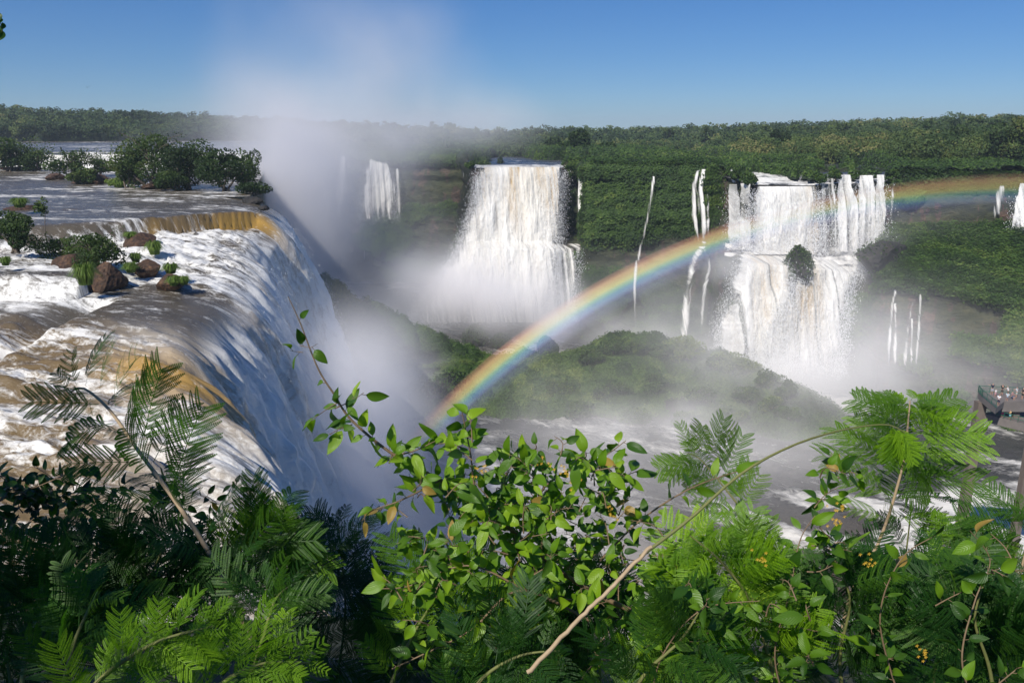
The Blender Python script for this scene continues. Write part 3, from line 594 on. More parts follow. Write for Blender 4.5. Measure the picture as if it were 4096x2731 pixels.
FL = [
 ('broad white waterfall in the centre, widening down into bright spray', [(484, 562, 166.6), (481, 561, 172), (474, 560, 200), (467, 559, 230), (452, 556, 262), (428, 554, 290), (408, 554, 322)], dict(cov=1.15, amber=.8, bulge=7, seed=1, off=2)),
 ('thin straight waterfall dropping onto a mossy ledge just right of the broad central fall', [(579, 584, 170), (577, 584, 200), (575, 587, 243)], dict(cov=1.0, seed=2, off=12)),
 ('lacy lower cascades spilling off the ledge beside the foot of the central fall', [(553, 580, 243.5), (553, 578, 262), (549, 574, 285), (548, 570, 322)], dict(cov=.62, seed=3, off=5)),
 ('pale wide waterfall nearly lost in spray at the back left of the gorge', [(268, 326, 155), (266, 328, 200), (262, 330, 250)], dict(cov=.9, seed=4)),
 ('narrow curved waterfall at the back, left of the two misty far falls', [(340, 347, 156), (336, 346, 180), (332, 344, 216)], dict(cov=.85, seed=5, off=4)),
 ('white waterfall at the misty back wall above a dark rock step', [(371, 382, 158.5), (368, 392, 175), (364, 395, 200), (361, 395, 219)], dict(cov=.85, seed=6, off=3)),
 ('faint thread of water just right of the misty back waterfall', [(396, 399, 168), (395, 401, 200), (396, 403, 222)], dict(cov=.6, seed=7)),
 ('small white spout at the rim left of the broad central fall', [(464, 469, 164), (462, 471, 172), (463, 472, 182)], dict(cov=.7, seed=8, topY=380)),
 ('small slanting cascade on the dark rock low at the back left', [(367, 371, 234), (362, 370, 248), (360, 365, 263)], dict(cov=.6, seed=9)),
 ('thin thread of a waterfall winding down the green wall in the middle', [(653, 655.2, 176), (650.5, 653, 190), (648, 650.5, 210), (641, 644, 240), (635, 639, 262), (633, 636, 285), (634, 636.5, 328)], dict(cov=.56, seed=10, rag=.2, off=3.5)),
 ('tall braided waterfall down the green wall left of the right hand group', [[(697, 700, 170), (692, 696, 184), (692, 697, 215), (697, 701, 240)], [(702, 706, 169), (697, 703, 190), (700, 707, 220), (700, 708, 247)], [(706, 709, 182), (707, 709.5, 240)], [(697, 709, 246), (689, 700, 258), (684, 692, 285), (678, 689, 345)], [(703, 709, 249), (708, 711.5, 266), (703, 707, 285), (696, 704, 345)]], dict(cov=.74, seed=11, off=5.5, fade=.7, rag=.5)),
 ('tiny spout at the rim, topmost of the left strands in the right group', [(730, 733, 169), (731, 737, 184)], dict(cov=.75, seed=12, nu=8, off=2.5)),
 ('slim left strand of the right group of waterfalls', [(729, 737, 184), (729, 740, 205), (728, 742, 250)], dict(cov=.8, fade=.3, seed=13, off=3.5)),
 ('second slim strand of the right group, beside the green shoulder', [(741, 750, 183), (740, 750, 205), (738, 752, 250)], dict(cov=.84, fade=.3, seed=14, off=3.5)),
 ('wide curtain waterfall with an amber middle in the right group', [(758, 814, 186), (756, 817, 200), (752, 818, 230), (750, 820, 254)], dict(cov=.95, amber=1.0, fade=.3, seed=15, off=3)),
 ('veil of thin streams between the amber curtain and the right strands', [(821, 835, 178), (820, 836, 200), (820, 838, 252)], dict(cov=.55, fade=.3, seed=16, off=2.5)),
 ('full white strand right of the thin veil in the right group', [(841, 850, 174.5), (838, 856, 195), (836, 860, 252)], dict(cov=.88, fade=.3, seed=17, off=3)),
 ('twin streamed white waterfall, second from the right of the upper group', [(860, 873, 175), (857, 875, 195), (856, 878, 253)], dict(cov=.78, fade=.3, seed=18, off=3)),
 ('tall straight waterfall closing the upper right group', [(877, 884, 174.5), (876, 885, 210), (873, 889, 256)], dict(cov=.95, fade=.3, seed=19, off=3.5)),
 ('wispy thread of water right of the upper group', [(893, 895, 177), (890, 894, 200), (889, 893, 240)], dict(cov=.5, seed=20, off=3)),
 ('lower left waterfall below the shelf, split by a dark rock', [(742, 794, 251.5), (737, 792, 268), (730, 790, 290), (722, 789, 320), (716, 786, 372)], dict(cov=.86, amber=.5, seed=21, off=2.5, bulge=5)),
 ('lower right waterfall slanting broadly left below the shelf', [(804, 862, 256.5), (804, 858, 268), (792, 849, 290), (774, 844, 320), (758, 838, 374)], dict(cov=.93, amber=.7, seed=22, off=2.5, bulge=5)),
 ('left of the two ribbon cascades on the lower right cliff', [[(894, 897.5, 289), (890, 894, 305), (886, 890, 376)], [(893.5, 896, 303), (894, 897.5, 330), (892, 896, 376)]], dict(cov=.62, seed=23, off=2.5, rag=.5)),
 ('right of the two ribbon cascades on the lower right cliff', [[(916, 919.5, 290), (910, 914, 305), (905, 909, 335), (902, 906.5, 376)], [(919, 922, 292), (918, 921, 320), (913, 917, 376)], [(911, 913, 318), (910, 913, 372)]], dict(cov=.64, seed=24, off=2.5, rag=.5)),
 ('slim waterfall on the cliff near the right edge under the forest', [(999, 1005, 183), (994, 1003, 200), (990, 999, 222)], dict(cov=.62, seed=25, off=2.5)),
 ('bright waterfall cut by the right edge of the picture', [(1020, 1029, 183), (1016, 1030, 205), (1010, 1026, 233)], dict(cov=.9, seed=26, off=3.5)),
]
for lb, rows, kw in FL: fall(lb, rows, **kw)
def shelf_pool():
    cols = np.arange(733, 868, .8)[None]; Ysf, zsf, Yub = [np.interp(cols, _ct[:, 0], _ct[:, i]) for i in (6, 5, 4)]; t = np.linspace(-.5, 1.02, 34)[:, None]
    Y = Yub+(Ysf-Yub)*t; X = Y*(cols-512)/800*CP; n = fbm(X*.2, Y*.3, 0, 4, 8)
    Z = -23.6-2.6*np.clip(t, 0, 1)-4*sst(1, 1.15, t)+(n-.5)*3.4; Y = Y-1.5*sst(1, 1.15, t)
    tag(mesh_np('river_shelf', np.stack([X, Y, Z], -1).reshape(-1, 3), gridQ(*X.shape), M_LOWER, {'foam': np.clip(.55+1.2*(n-.4), 0, 1).ravel(), 'amber': 0*X.ravel(), 'flow': np.stack([Y.ravel(), X.ravel(), 0*X.ravel()], 1)}), kind='structure')
shelf_pool()
# white cascade of the far river seen above the left shrubs
def far_cascade():
    xs = np.linspace(-520, -100, 420)[:, None]; v = np.linspace(0, 1, 26)[None]; n = fbm(xs*.08, v*2, 0, 4, 3)-.5
    Y = 311.5-2.5*v-n*3; Z = 5.8-6.2*v+0*xs; G = np.stack([xs+0*v, Y, Z], -1)
    o = mesh_np('waterfall', G.reshape(-1, 3), gridQ(420, 26), M_FALL, {'foam': np.clip(.7+n, 0, 1).ravel(), 'amber': (.6*sst(-200, -215, xs)*sst(1, .3, v)).ravel(), 'cov': (1.05+n*.5).ravel(), 'flow': np.stack([-Z.ravel(), G[..., 0].ravel(), 0*Z.ravel()], 1)})
    tag(o, 'long low white cascade of the far river behind the shrubs at left', 'waterfall')
far_cascade()

# ------------------------------------------------------------------ rocks
def rock(label, px, py, wpx, hpx, z, mat_=None, seed=1, flat=.75, cat='boulder', moss=None, depth=1., name='boulder', group=None, at=None):
    """boulder whose foot shows at picture position px,py on level z, wpx by hpx pixels large"""
    b0 = ground_at(px, py, z); sc = b0[1]*CP/F+ (CAMZ-z)*SP/F; rx = wpx*sc*.5; rz = hpx*sc
    import bmesh
    bm = bmesh.new(); bmesh.ops.create_icosphere(bm, subdivisions=4, radius=1); V = np.array([v.co[:] for v in bm.verts]); Fc = np.array([[v.index for v in f.verts] for f in bm.faces]); bm.free()
    d = 1+.55*(fbm(V[:, 0]*1.1+seed*7, V[:, 1]*1.1, V[:, 2]*1.1+9, 4, seed)-.5)+.25*(fbm(V[:, 0]*4+seed, V[:, 1]*4, V[:, 2]*4, 3, seed+3)-.5)
    # facet the shape a little
    for k in range(14):
        nrm = unit(np.array([_h(np.int64(k), np.int64(seed), np.int64(1), 5), _h(np.int64(k), np.int64(seed), np.int64(2), 5), _h(np.int64(k), np.int64(seed), np.int64(3), 5)])*2-1)
        q = (V*d[:, None])@nrm; d = np.where(q > .60, d*(.60+.18*(q-.60))/np.maximum(q, .01), d)
    d = d+.10*(fbm(V[:, 0]*7+seed, V[:, 1]*7, V[:, 2]*14, 3, seed+6)-.5); V = V*d[:, None]*np.array([rx, rx*depth, rz*.72]); V[:, 2] += rz*.25; c0 = b0+[0, rx*depth*.8, 0]
    if at is not None: c0 = P(*at)
    o = mesh_np(name, V, Fc, mat_ or M_BOULDER, None, False); o.location = Vector(c0); tag(o, label, cat, group)
    if moss:
        N = unit(V/np.array([rx, rx*depth, rz*.72])**2); k = int(moss)
        pr = np.clip(N[:, 2]-.1+.5*(fbm(V[:, 0]*.4, V[:, 1]*.4, 0, 3, seed)-.5), 0, 1)**.6; idx = RNG.choice(len(V), k, p=pr/pr.sum())
        C = V[idx]+RNG.normal(size=(k, 3))*rx*.06+N[idx]*rx*.04; Vq, Q = leaf_quads(C, max(.3, rx*.045), N[idx], .4)
        m = mesh_np('moss', Vq, Q, M_SCRUB, {'tint': np.repeat(RNG.uniform(.1, .7, k), 4)}, False); m.parent = o; m['kind'] = 'stuff'
    return o
RK = [
 ('large red brown boulder below the shrub on the rock shelf at left', 62, 279, 62, 24, -4.2, dict(seed=3)),
 ('biggest dark boulder under the overhanging shrub at left', 98, 292, 46, 34, -4.6, dict(seed=5)),
 ('long brown boulder in white water above the middle rocks', 133, 250, 42, 15, -3.2, dict(seed=7)),
 ('rounded brown boulder beside a little chute in the middle rocks', 141, 277, 34, 20, -4.1, dict(seed=9)),
 ('jagged brown boulder with grass at the edge of the dark pool', 167, 289, 32, 18, -4.6, dict(seed=11)),
 ('low brown rock at the left edge under the grass clump', 12, 212, 44, 7, -.3, dict(seed=13)),
 ('dark rock left of the lower bushes in the upper river', 50, 180, 26, 8, -.1, dict(seed=14)),
 ('flat dark rock under the yellow green bush in the upper river', 82, 184, 42, 8, -.1, dict(seed=15)),
 ('dark wet rock at the right end of the bush row in the upper river', 95, 184, 20, 10, -.1, dict(seed=16)),
 ('reddish flat rock by the driftwood left of the big thicket', 112, 171, 44, 6, -.1, dict(seed=17)),
 ('brown rocks showing under the front of the big thicket', 155, 189, 36, 9, -.1, dict(seed=18)),
 ('black rock with driftwood in the current near the far lip', 249, 204, 26, 8, -.6, dict(seed=19, mat_=M_WETROCK)),
 ('small dark rock poking through the lip at the far end', 262, 210, 16, 5, -.9, dict(seed=20, mat_=M_WETROCK)),
 ('reddish rock at the left edge below the tall shrub', 12, 171, 50, 5, -.1, dict(seed=41)),
 ('mossy cliff like boulder between the river arms under the rainbow', 452, 414, 74, 36, -64, dict(seed=21, mat_=M_WETROCK, moss=5000)),
 ('grey rock hump half sunk in spray where the rainbow ends', 418, 452, 72, 32, -64, dict(seed=23, mat_=M_WETROCK, moss=500)),
 ('black boulder in deep shade low in the gorge', 386, 512, 66, 38, -64, dict(seed=25, mat_=M_WETROCK)),
 ('dark low rock awash at the foot of the great fall', 345, 393, 46, 9, -64, dict(seed=27, mat_=M_WETROCK)),
 ('round leafy knob of rock behind the main islet', 549, 362, 23, 27, -64, dict(seed=24, mat_=M_WETROCK, moss=6000)),
 ('shaggy rock dome at the near left end of the main islet', 523, 372, 26, 28, -64, dict(seed=31, mat_=M_WETROCK, moss=4000)),
 ('dark round boulder on the talus ridge in front of the central fall', 474, 348, 32, 26, -64, dict(seed=33, mat_=M_WETROCK, moss=3000)),
 ('small mossy boulder right of the round one on the talus ridge', 500, 350, 26, 18, -64, dict(seed=35, mat_=M_WETROCK, moss=1200)),
 ('dark mossy pinnacle dividing the lower right falls', 794, 330, 30, 34, -64, dict(seed=37, mat_=M_WETROCK, moss=2500, at=(797, 283, 243))),
 ('dark bare rock shoulder at the right end of the wide shelf', 876, 270, 46, 20, -36, dict(seed=39, mat_=M_WETROCK, moss=500, at=(877, 262, 240))),
]
for lb, px, py, wp, hp, z, kw in RK: rock(lb, px, py, wp, hp, z, **kw)
# ------------------------------------------------------------------ shrubs and trees
def crown(bag, c, r, n, size, tint=.4, lumps=9, open_=0., seed=0):
    rg = np.random.default_rng(seed); c = np.asarray(c, float); r = np.asarray(r, float)
    L = unit(rg.normal(size=(lumps, 3))); L[:, 2] = L[:, 2]*.95+.05; L = L*rg.uniform(.35, .85, (lumps, 1)); lr = rg.uniform(.28, .5, lumps); lt = rg.uniform(-.16, .2, lumps)
    k = rg.integers(0, lumps, n); u = unit(rg.normal(size=(n, 3))); p = L[k]+u*(lr[k]*rg.uniform(.55, 1.08, n)**.5)[:, None]
    C = c+p*r; V, Q = leaf_quads(C, size, unit(u+[0, 0, .4]), .3); t = tint+lt[k]+rg.uniform(-.15, .25, n)+.1*u[:, 2]
    bag.add(V, Q, np.repeat(np.clip(t, 0, 1), 4)); return c+L*r
def shrub(label, px, py, wpx, hpx, z, n=3500, size=None, tint=.4, seed=0, name='shrub', cat='shrub', lean=0., stems=6, sparse=False, Y=None, mat_=None, group=None, lumps=12, trunk_w=.035, cfrac=.5, at=None):
    b0 = at if at is not None else (ground_at(px, py, z) if Y is None else P(px, py, Y)); sc = (b0[1]*CP+(CAMZ-b0[2])*SP)/F
    wx = wpx*sc*.5; h = hpx*sc; size = size or max(.13, sc*1.15)
    root = empty(name, b0, label=label, cat=cat, group=group); bag = Bag(); rg = np.random.default_rng(seed+5)
    c = b0+np.array([lean*wx, 0, h*(1-cfrac)]); tips = crown(bag, c, (wx*1.12, wx*.8, h*cfrac*1.02), n, size, tint, lumps, seed=seed)
    st = Bag()
    for tp in tips[:stems]:
        mid = b0*.5+tp*.5+rg.normal(size=3)*wx*.06; pts = smooth_path([b0+rg.normal(size=3)*[wx*.12, wx*.1, 0]-[0, 0, .3], mid, tp], 7)
        V, Q = tube(pts, np.linspace(h*trunk_w, h*.008, 7), 5); st.add(V, Q)
    if sparse:
        for k in range(10):                                    # bare leafy whips sticking out
            a = rg.uniform(-1, 1); e = c+np.array([a*wx*1.5, rg.normal()*wx*.3, h*rg.uniform(.1, .6)]); pts = smooth_path([c, c*.5+e*.5+[0, 0, h*.1], e], 8)
            V, Q = tube(pts, np.linspace(h*.01, h*.003, 8), 4); st.add(V, Q)
            CC = np.repeat(pts[3:], 9, 0)+rg.normal(size=(45, 3))*size*2; V, Q = leaf_quads(CC, size*.8); bag.add(V, Q, np.repeat(np.clip(tint+rg.uniform(-.1, .3, 45), 0, 1), 4))
    st.build('trunk' if cat == 'tree' else 'stems', M_TRUNK, root, True); bag.build('crown' if cat == 'tree' else 'foliage', mat_ or M_BUSH, root)
    return root
SH = [
 # big thicket by the far lip
 ('tallest open leaved tree rising over the thicket at the far lip', 152, 188, 56, 56, -.1, dict(n=6000, seed=1, cat='tree', name='tree', sparse=True, tint=.5, lumps=14)),
 ('dark dense tree in the middle of the thicket at the far lip', 190, 189, 56, 46, -.1, dict(n=6500, seed=2, cat='tree', name='tree', tint=.3, lumps=16)),
 ('broad dark shrub forming the right part of the thicket', 226, 191, 54, 42, -.1, dict(n=6500, seed=3, tint=.27, lumps=16)),
 ('light leaved sprig tree leaning out at the right end of the thicket', 243, 190, 30, 40, -.1, dict(n=1800, seed=4, tint=.5, lean=.3, cat='tree', name='tree')),
 ('low dark shrub trailing from the thicket to the lip', 255, 194, 32, 15, -.2, dict(n=1800, seed=5, tint=.2)),
 ('pale green shrub on the left side of the thicket', 130, 188, 38, 34, -.1, dict(n=3600, seed=6, tint=.62, sparse=True)),
 ('rounded mid green shrub at the front of the thicket', 178, 190, 44, 24, -.1, dict(n=3200, seed=7, tint=.42)),
 ('small bright green clump at the foot of the thicket', 117, 187, 18, 9, -.1, dict(n=900, seed=8, tint=.85, mat_=M_GRASS)),
 # left rows
 ('tall loose shrub at the left edge of the upper river', 12, 171, 60, 31, -.1, dict(n=4200, seed=9, tint=.55, sparse=True)),
 ('thin branched shrub right of the left edge shrub', 36, 171, 30, 24, -.1, dict(n=1400, seed=10, tint=.5, sparse=True)),
 ('loose shrub standing before the far cascade', 70, 177, 40, 26, -.1, dict(n=1900, seed=11, tint=.5, sparse=True)),
 ('rounded bush with a yellow green top on the rock row', 84, 184, 26, 18, -.1, dict(n=1700, seed=12, tint=.6)),
 ('reddish thin shrub between the rock row and the thicket', 98, 176, 22, 18, -.1, dict(n=700, seed=13, tint=.7, sparse=True)),
 ('dense rounded bush at the left edge above the rapids', 16, 250, 46, 37, -1.4, dict(n=4500, seed=14, tint=.45, lumps=16)),
 ('bright leafy shrub behind the large red brown boulder', 68, 262, 60, 26, -3.4, dict(n=3800, seed=15, tint=.62, sparse=True)),
 ('shrub with long shoots hanging over the biggest dark boulder', 97, 276, 46, 44, -3.9, dict(n=4600, seed=16, tint=.5, sparse=True, lumps=14)),
 ('slender sapling with a drooping tuft of leaves in the rapids', 46, 240, 15, 42, -1.6, dict(n=420, seed=17, tint=.6, cat='tree', name='sapling', stems=1, cfrac=.24, trunk_w=.012)),
 # central plateau
 ('dark broad crowned tree standing alone above the central rim', 575, 157, 24, 29, 0, dict(n=3800, seed=18, cat='tree', name='tree', tint=.3, Y=420)),
 ('bushy tree right of the lone dark tree above the central rim', 603, 158, 28, 17, 0, dict(n=2600, seed=19, cat='tree', name='tree', tint=.36, Y=415)),
 ('smaller tree left of the lone dark tree above the central rim', 556, 157, 24, 20, 0, dict(n=2200, seed=20, cat='tree', name='tree', tint=.4, Y=425)),
 ('rounded bush islet standing in the blue upper river', 655, 158, 14, 8, 0, dict(n=800, seed=21, tint=.35, Y=430)),
]
for lb, px, py, wp, hp, z, kw in SH: shrub(lb, px, py, wp, hp, z, **kw)
for i, (px, py, wp, hp, Y, tn, lb) in enumerate([
 (686, 358, 34, 26, 243, .78, 'bright yellow green bush crowning the middle of the islet ridge'), (735, 372, 46, 22, 232, .80, 'broad light green bush on the right shoulder of the islet'),
 (660, 356, 26, 16, 245, .42, 'dark rounded bush left of the brightest one on the islet ridge'), (612, 350, 30, 18, 250, .5, 'bush at the left end of the islet ridge'), (636, 350, 28, 16, 250, .46, 'bush between the left end and the middle of the islet ridge'),
 (770, 386, 30, 20, 225, .5, 'green bush on the slope right of the broad light one'), (788, 400, 26, 24, 220, .42, 'last bush at the tip of the islet beside the rapids'), (790, 418, 22, 16, 216, .4, 'low bush at the foot of the islet tip in the rapids'),
 (716, 366, 26, 16, 238, .38, 'dark bush between the two brightest ones on the islet'), (590, 362, 28, 18, 245, .45, 'shaggy bush just right of the leafy knob of rock')]):
    shrub(lb, px, py, wp, hp, 0, n=2600, seed=140+i, tint=tn, Y=Y, at=surf_at('island', px, py), mat_=M_SCRUB, group='bushes on the main islet', stems=3, lumps=14)
for i, (px, py, wp, hp, Y) in enumerate([(610, 395, 34, 18, 225), (655, 390, 34, 18, 226), (700, 400, 34, 18, 220), (745, 400, 32, 18, 218), (580, 415, 34, 18, 215), (635, 425, 36, 20, 208), (685, 425, 34, 18, 208), (730, 420, 30, 16, 212), (560, 390, 30, 16, 226), (768, 408, 26, 16, 216)]):
    shrub('rounded bush on the misty near slope of the main islet', px, py, wp, hp, 0, n=1500, seed=160+i, tint=.35+.03*i, Y=Y, at=surf_at('island', px, py), mat_=M_SCRUB, group='bushes on the near slope of the main islet', stems=2, lumps=12)
for i, (px, py, wp, hp, Y, lb) in enumerate([(737, 182, 16, 12, 270, 'low bush on the rim left of the amber curtain waterfall'), (750, 187, 14, 13, 262, 'bush clinging just left of the lip of the amber curtain waterfall'), (820, 184, 14, 11, 257, 'bush at the right end of the lip of the amber curtain waterfall'),
 (835, 179, 12, 9, 259, 'bush on the rim between the thin veil and the full strand'), (858, 178, 9, 8, 259, 'small bush on the rim between the full strand and the twin streams'), (891, 180, 16, 11, 258, 'bush on the rim at the right end of the upper group'), (776, 173, 22, 8, 285, 'low green bush amid the small cascade above the amber curtain'), (800, 171, 18, 7, 290, 'second low bush amid the small cascade above the amber curtain'),
 (572, 172, 14, 9, 325, 'bush on the rim between the broad central fall and the thin straight one'), (470, 169, 12, 9, 322, 'bush at the left lip of the broad central fall')]):
    shrub(lb, px, py, wp, hp, 0, n=900, seed=190+i, tint=.4, Y=Y, mat_=M_SCRUB, group='bushes on the rim of the far falls', stems=3, lumps=10)
# emergent trees on both skylines and forest edge
rg = np.random.default_rng(3)
for i, (px, top, Y, wd) in enumerate([(10, 104, 760, 10), (37, 105, 760, 12), (62, 108, 770, 9), (105, 111, 790, 10), (245, 116, 800, 9), (290, 119, 800, 10), (180, 113, 790, 9), (215, 115, 800, 8), (328, 121, 830, 8)]):
    shrub('tall tree standing out of the far left forest skyline', px, top+21, wd*1.3, 15, 0, n=420, seed=60+i, cat='tree', name='tree', tint=.22, Y=Y, mat_=M_FOREST, group='skyline trees of the far left forest', stems=3, lumps=6, cfrac=.36)
shrub('leaning double crowned tree tallest on the far left skyline', 133, 129, 9, 18, 0, n=420, seed=75, cat='tree', name='tree', tint=.2, lean=.4, Y=770, mat_=M_FOREST, stems=2, lumps=5, cfrac=.4)
for i, (px, top, Y, wd) in enumerate([(765, 124, 600, 12), (788, 123, 560, 13), (812, 123, 600, 10), (842, 120, 560, 14), (861, 121, 600, 12), (893, 119, 560, 12), (915, 121, 560, 14), (948, 117, 520, 16), (972, 116, 520, 16), (994, 116, 500, 16), (1015, 114, 480, 18), (738, 126, 650, 9), (706, 126, 650, 9), (668, 126, 680, 8), (930, 119, 520, 10)]):
    shrub('tall tree standing out of the right forest skyline', px, top+21, wd*1.35, 19, 0, n=900, seed=80+i, cat='tree', name='tree', tint=.24+.2*rg.random(), Y=Y, mat_=M_FOREST, group='skyline trees of the right forest', stems=4, lumps=8, cfrac=.36)
for i, (px, base, h, wd, Y, lb) in enumerate([(906, 158, 22, 26, 330, 'dark wide tree at the forest edge above the right falls'), (960, 152, 24, 34, 320, 'broad dark crowned tree in the right forest, left of the large yellow green one'),
        (1012, 150, 30, 40, 300, 'large yellow green tree at the right edge of the forest'), (779, 152, 24, 18, 400, 'tall dark tree with a bare trunk left in the right forest'), (850, 152, 16, 26, 370, 'feathery pale tree at the forest foot above the wide shelf falls')]):
    shrub(lb, px, base, wd, h, 0, n=3600, seed=110+i, cat='tree', name='tree', tint=(.2, .22, .55, .14, .6)[i], Y=Y, mat_=M_FOREST, stems=5, lumps=14, cfrac=.42)
def tuft(label, px, py, wpx, hpx, z, n=260, seed=0, group=None, tint=.55):
    b0 = ground_at(px, py, z); sc = (b0[1]*CP+(CAMZ-z)*SP)/F; r = wpx*sc*.5; h = hpx*sc; rg = np.random.default_rng(seed)
    a = rg.uniform(0, 6.28, n); rr = r*np.sqrt(rg.random(n)); base = b0+np.stack([np.cos(a)*rr*.5, np.sin(a)*rr*.5, 0*a], 1)
    out = np.stack([np.cos(a), np.sin(a), 0*a], 1); hh = h*rg.uniform(.6, 1.1, n)[:, None]; w = sc*.35
    side = np.stack([-np.sin(a), np.cos(a), 0*a], 1)*w; mid = base+out*(rr*.35)[:, None]+[0, 0, 1]*hh*.9; tip = base+out*(rr*1.0)[:, None]+[0, 0, 1]*hh*.45
    V = np.stack([base-side, base+side, mid+side*.8, mid-side*.8, mid-side*.8, mid+side*.8, tip+side*.1, tip-side*.1], 1).reshape(-1, 3); Q = np.arange(8*n).reshape(-1, 4)
    o = mesh_np('grass_tuft', V-b0, Q, M_GRASS, {'tint': np.repeat(np.clip(tint+rg.uniform(-.3, .35, n), 0, 1), 8)}, False); o.location = Vector(b0); tag(o, label, 'grass tuft', group)
for i, (lb, px, py, wp, hp, z) in enumerate([('grass clump on the low brown rock at the left edge', 20, 207, 18, 10, 1.1), ('small grass clump alone in the rapids at the far left', 6, 265, 12, 9, -2.), ('long grass hanging over the left side of the biggest dark boulder', 86, 284, 26, 22, -3.),
        ('grass on top of the long brown boulder', 131, 238, 14, 7, -1.8), ('grass draped over the right end of the long brown boulder', 155, 254, 18, 14, -3.), ('grass on the crown of the rounded boulder by the chute', 136, 262, 14, 10, -2.6), ('wide grass clump left of the rounded boulder', 131, 272, 16, 11, -3.3),
        ('grass crowning the jagged boulder by the dark pool', 171, 273, 17, 11, -3.2), ('left grass clump at the foot of the jagged boulder', 174, 285, 15, 10, -4.), ('right grass clump at the foot of the jagged boulder', 184, 284, 14, 9, -4.), ('bright grass beside the thicket at the water', 120, 187, 20, 8, 0)]): tuft(lb, px, py, wp, hp, z, seed=i)


# ------------------------------------------------------------------ foreground plants
def leucaena_leaf(rg, L=.20, npin=8, droop=.25, pl=.085):
    """twice feathered leaf lying in the local XY plane, growing along +X"""
    V = []; tint = []
    ts = np.linspace(.18, 1, npin)
    def rach(t): return np.array([L*t, 0, L*(.12*t-droop*t*t)])
    pins = []
    for i, t in enumerate(ts):
        b = rach(t); l = pl*(.65+.5*math.sin(math.pi*min(t*.9+.05, 1)))*rg.uniform(.9, 1.08)
        for s in (-1, 1):
            sw = R(rg.uniform(48, 62)-14*t); d = np.array([math.cos(sw), s*math.sin(sw), .10]); pins.append((b, d, l, s))
    for b, d, l, s in pins:
        n = int(l/.0045); tt = (np.arange(n)+.8)/n; c = b+d*(l*tt)[:, None]+np.array([0, 0, 1.])*(-.32*l*tt**2)[:, None]
        side = unit(np.cross(d, [0, 0, 1.])); ll = .0102*np.sin(np.pi*np.clip(tt*.86+.12, 0, 1))**.6
        for q in (-1, 1):
            ax = unit(side*q*.93+d*.36+np.array([0, 0, rg.uniform(-.25, .15)])); wv = np.cross(ax, [0, 0, 1.]); wv = unit(wv)*.0026
            tip = c+ax*ll[:, None]; m = c+ax*(ll*.42)[:, None]
            V.append(np.stack([c, m-wv, tip, m+wv], 1).reshape(-1, 3))
        # the thin pinna axis
        e = c[-1]; wv = side*.0007; V.append(np.stack([b-wv, b+wv, e+wv, e-wv]))
    for k in range(6):
        a, c = rach(k/6), rach((k+1)/6); wv = np.array([0, .0013, 0]); V.append(np.stack([a-wv, a+wv, c+wv, c-wv]))
    return np.concatenate(V)
_rg = np.random.default_rng(11)
LEUC = [leucaena_leaf(_rg, L, n, dr, pl) for L, n, dr, pl in ((.20, 8, .25, .085), (.17, 7, .45, .08), (.23, 9, .15, .09), (.15, 6, .7, .07), (.12, 5, .2, .065))]
def frame(d, up):
    x = unit(d); y = unit(np.cross(up, x)); z = np.cross(x, y); return np.stack([x, y, z], 1)
def leucaena(label, stem, r0=.007, nl=16, f0=.15, scale=1., tint=.5, seed=0, tipdown=.0, mats=None, kinds=(0, 1, 2), spread=1., lift=.35, jit=.12, side=None):
    rg = np.random.default_rng(seed+300); pts = smooth_path([P(*q) for q in stem], 22); b0 = pts[0]
    root = empty('feathery_leaved_plant', b0, label=label, cat='plant', group=None)
    V, Q = tube(pts, np.linspace(r0, r0*.28, len(pts)), 7); B = Bag(); B.add(V, Q); B.build('stem', mats or M_STEMG, root, True)
    bag = Bag(); tw = Bag(); nl = int(nl*1.45)
    for i in range(nl):
        t = f0+(1-f0)*(i+rg.uniform(0, .6))/nl; t = min(t, .999); x = t*(len(pts)-1); k = int(x); p = pts[k]+(pts[min(k+1, len(pts)-1)]-pts[k])*(x-k)
        T = unit(pts[min(k+2, len(pts)-1)]-pts[max(k-1, 0)]); a = i*2.4+rg.uniform(-.4, .4); A = unit(np.cross(T, [.2, .9, .1])); Bv = np.cross(T, A)
        rad = math.cos(a)*A+math.sin(a)*Bv*.75; d = unit(rad*spread+T*.35+np.array([0, 0, lift*(1-.6*t)-tipdown*t]))
        if side is not None: d = unit(d+np.array(side))
        up = unit(np.array([-.15, -.85, 1.])+rg.normal(size=3)*.38); M = frame(d, up); lf = LEUC[kinds[rg.integers(len(kinds))]]
        s = .92*scale*rg.uniform(.7, 1.2)*(1-.5*max(0, (t-.6)/.4)); lf = LEUC[(0, 1, 3, 4)[rg.integers(4)]] if t > .8 else lf; pet = .018*s
        bag.add((lf*s)@M.T+p+d*pet, np.arange(len(lf)).reshape(-1, 4), np.clip(tint+rg.uniform(-jit, jit)+np.repeat(rg.uniform(-.06, .06, len(lf)//4), 4), 0, 1))
    bag.build('foliage', M_FERN, root); return root

